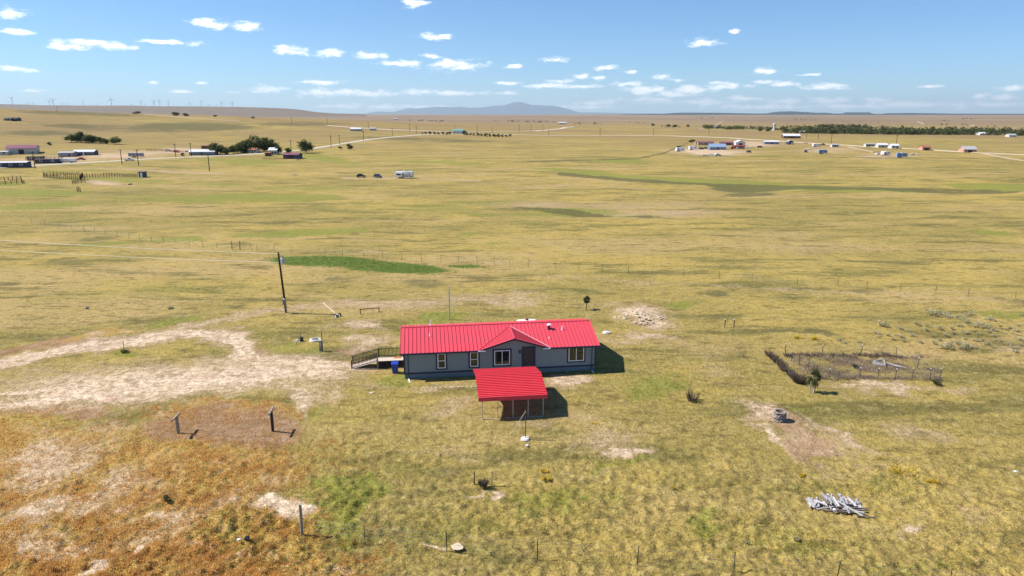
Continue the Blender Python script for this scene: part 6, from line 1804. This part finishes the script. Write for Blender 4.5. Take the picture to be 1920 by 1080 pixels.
TB = [(10, 17), (7, 10), (38, 10), (82, 16), (147, 10), (154, 13), (207, 12), (256, 15), (231, 6), (308, 11), (291, 6), (331, 12), (341, 13), (356, 12), (394, 9), (414, 13), (450, 10), (468, 11), (108, 5), (118, 5), (170, 6), (52, 5), (178, 5), (315, 6), (427, 6), (441, 6), (20, 6)]
TB += [(-40, 12), (-80, 14)]
sx_r = np.array([-700, 0, 100, 200, 300, 380, 450, 520]); sy_r = np.array([194, 196.5, 197, 198, 199, 200, 200.8, 202.5])
for k, (a_, h_) in enumerate(TB):
    top = np.interp(a_, sx_r, sy_r)
    D = 9850 * (1.0 if h_ > 8 else 1.15)
    s_ = (a_ - 960) / FPX / CP
    z = CAM_H + (HORIZON - top) / FPX * 9850
    sc_ = max(0.5, h_ / FPX * 9850 / 118)
    t = thing('wind_turbine', 'white three-bladed wind turbine standing on the long far ridge', 'wind turbine', (s_ * D, D, z - 6), random.uniform(-.9, .9), 'wind turbines on the far ridge', (1.0 * sc_ + 0.25, sc_, sc_))
    link('tower', TW, t); link('nacelle', NC, t)
    a0 = random.uniform(0, 2.1)
    link('hub', HB_, t, (0, -3.5, 86.2), (math.pi / 2, 0, 0))
    for j in range(3):
        link('blade', BL, t, (0, -5.2, 86.2), (0, a0 + j * 2.0944, 0))

# ------------------------------------------------------------------ grass and weeds: uncounted
def scatter(name, label, n, region, cond, h, w, m, seed, blades=5, spread=0.10, dens_far=1.0):
    """tufts of blades; region in photograph pixels, thinned by the cover masks"""
    r = np.random.default_rng(seed)
    px = r.uniform(region[0], region[2], n * 3); py = region[1] + (region[3] - region[1]) * r.uniform(0, 1, n * 3) ** dens_far
    u = (px - 960) / FPX; v = (540 - py) / FPX
    dx = u; dy = CP + v * SP; dzz = -SP + v * CP
    k = -CAM_H / dzz
    x = dx * k; y = dy * k
    M = masks(x, y, np.zeros(x.shape))
    pr = cond(M, x, y)
    keep = r.uniform(0, 1, len(x)) < pr
    # stay clear of the house, deck and carport floors
    c, s = math.cos(-HRZ), math.sin(-HRZ)
    lx = (x - HO.x) * c - (y - HO.y) * s; ly = (x - HO.x) * s + (y - HO.y) * c
    keep &= ~((lx > -0.3) & (lx < HL + 0.3) & (ly > -0.2) & (ly < HW + 0.3))
    keep &= ~((lx > -6.5) & (lx < 0) & (ly > 3.6) & (ly < 5.6))
    x = x[keep][:n]; y = y[keep][:n]
    m_ = len(x)
    B = blades
    th = r.uniform(0, 2 * math.pi, (m_, B)); rr = spread * np.sqrt(r.uniform(0, 1, (m_, B)))
    bx = x[:, None] + rr * np.cos(th); by = y[:, None] + rr * np.sin(th)
    hh = h * r.uniform(0.5, 1.25, (m_, 1)) * r.uniform(0.6, 1.1, (m_, B))
    a = r.uniform(0, math.pi, (m_, B)); ww = w * r.uniform(0.7, 1.3, (m_, B))
    lx_ = np.cos(th) * hh * 0.45 + r.normal(0, 0.15, (m_, B)) * hh; ly_ = np.sin(th) * hh * 0.45 + r.normal(0, 0.15, (m_, B)) * hh
    z0 = GH(bx, by) - 0.05
    p0 = np.stack([bx - np.cos(a) * ww, by - np.sin(a) * ww, z0], -1)
    p1 = np.stack([bx + np.cos(a) * ww, by + np.sin(a) * ww, z0], -1)
    p2 = np.stack([bx + lx_, by + ly_, z0 + hh + 0.05], -1)
    co = np.stack([p0, p1, p2], 2).reshape(-1, 3).astype(np.float32)
    nt_ = len(co) // 3
    me = bpy.data.meshes.new(name)
    me.vertices.add(len(co)); me.vertices.foreach_set('co', co.ravel())
    me.loops.add(len(co)); me.loops.foreach_set('vertex_index', np.arange(len(co), dtype=np.int32))
    me.polygons.add(nt_); me.polygons.foreach_set('loop_start', np.arange(0, len(co), 3, dtype=np.int32))
    me.update()
    me.materials.append(m)
    tag(link(name, me), label, 'grass', kind='stuff')
m_straw = leafmat('straw_grass', (0.40, 0.30, 0.12), (0.64, 0.49, 0.26), 0.35, 0.5)
m_olive = leafmat('olive_grass', (0.26, 0.215, 0.075), (0.42, 0.335, 0.125), 0.35, 0.5)
m_weed = leafmat('rust_weed', (0.50, 0.255, 0.085), (0.73, 0.47, 0.15), 0.6, 0.5)
m_gweed = leafmat('green_weed', (0.26, 0.28, 0.045), (0.52, 0.48, 0.10), 0.6, 0.5)
m_lawn = leafmat('green_lawn_grass', (0.13, 0.20, 0.035), (0.22, 0.28, 0.06), 0.3, 0.5)
bare = lambda M: np.clip(1 - 1.15 * np.maximum(M['dirt'], 0.45 * M['rose']), 0.04, 1)
patch = lambda x, y, s, sd: np.clip(0.5 + 2.2 * (vnoise(x / s, y / s, sd) + 0.5 * vnoise(x * 2.3 / s, y * 2.3 / s, sd + 1)), 0, 1)
scatter('dry_grass', 'short dry straw-coloured grass over the near lawn and pasture', 30000, (-160, 560, 2080, 1180), lambda M, x, y: bare(M) * (1 - 0.8 * M['orange']) * (1 - M['lawn']) * (0.6 + 0.4 * patch(x, y, 2.5, 31)), 0.13, 0.020, m_straw, 81, 6, 0.13, 1.0)
scatter('olive_grass', 'low olive green grass tufts over the near lawn', 22000, (-160, 560, 2080, 1180), lambda M, x, y: bare(M) * (1 - 0.75 * M['orange']) * (1 - M['lawn']) * (0.4 + 0.6 * patch(x, y, 7.0, 41)), 0.13, 0.022, m_olive, 82, 6, 0.13, 1.0)
scatter('rust_weeds', 'rust orange low weeds covering the near corner of the yard', 22000, (-200, 740, 760, 1180), lambda M, x, y: bare(M) ** 0.8 * np.clip(M['orange'] * 1.3, 0, 1) * (1 - 0.65 * M['green']) * (0.2 + 0.8 * patch(x, y, 1.2, 51)), 0.20, 0.028, m_weed, 83, 7, 0.16, 0.9)
scatter('green_weeds', 'bright yellow-green weeds growing in patches by the lower fence', 14000, (-100, 560, 2000, 1120), lambda M, x, y: bare(M) * np.clip(M['green'] * 1.2 - 0.15, 0, 1), 0.22, 0.026, m_gweed, 84, 7, 0.15, 1.0)
scatter('lawn_grass', 'dense green grass of the wet patch by the pasture fence', 9000, (490, 470, 920, 520), lambda M, x, y: M['lawn'], 0.08, 0.05, m_lawn, 85, 6, 0.2, 1.0)
m_deadw = leafmat('dead_weed', (0.24, 0.18, 0.13), (0.50, 0.40, 0.30), 0.6, 0.4)
scatter('dead_weeds', 'grey-brown dead weeds filling the fenced garden plot', 2400, (1484, 668, 1764, 712), lambda M, x, y: 0.15 + 0.85 * patch(x, y, 2.0, 61), 0.30, 0.022, m_deadw, 86, 7, 0.2, 1.0)
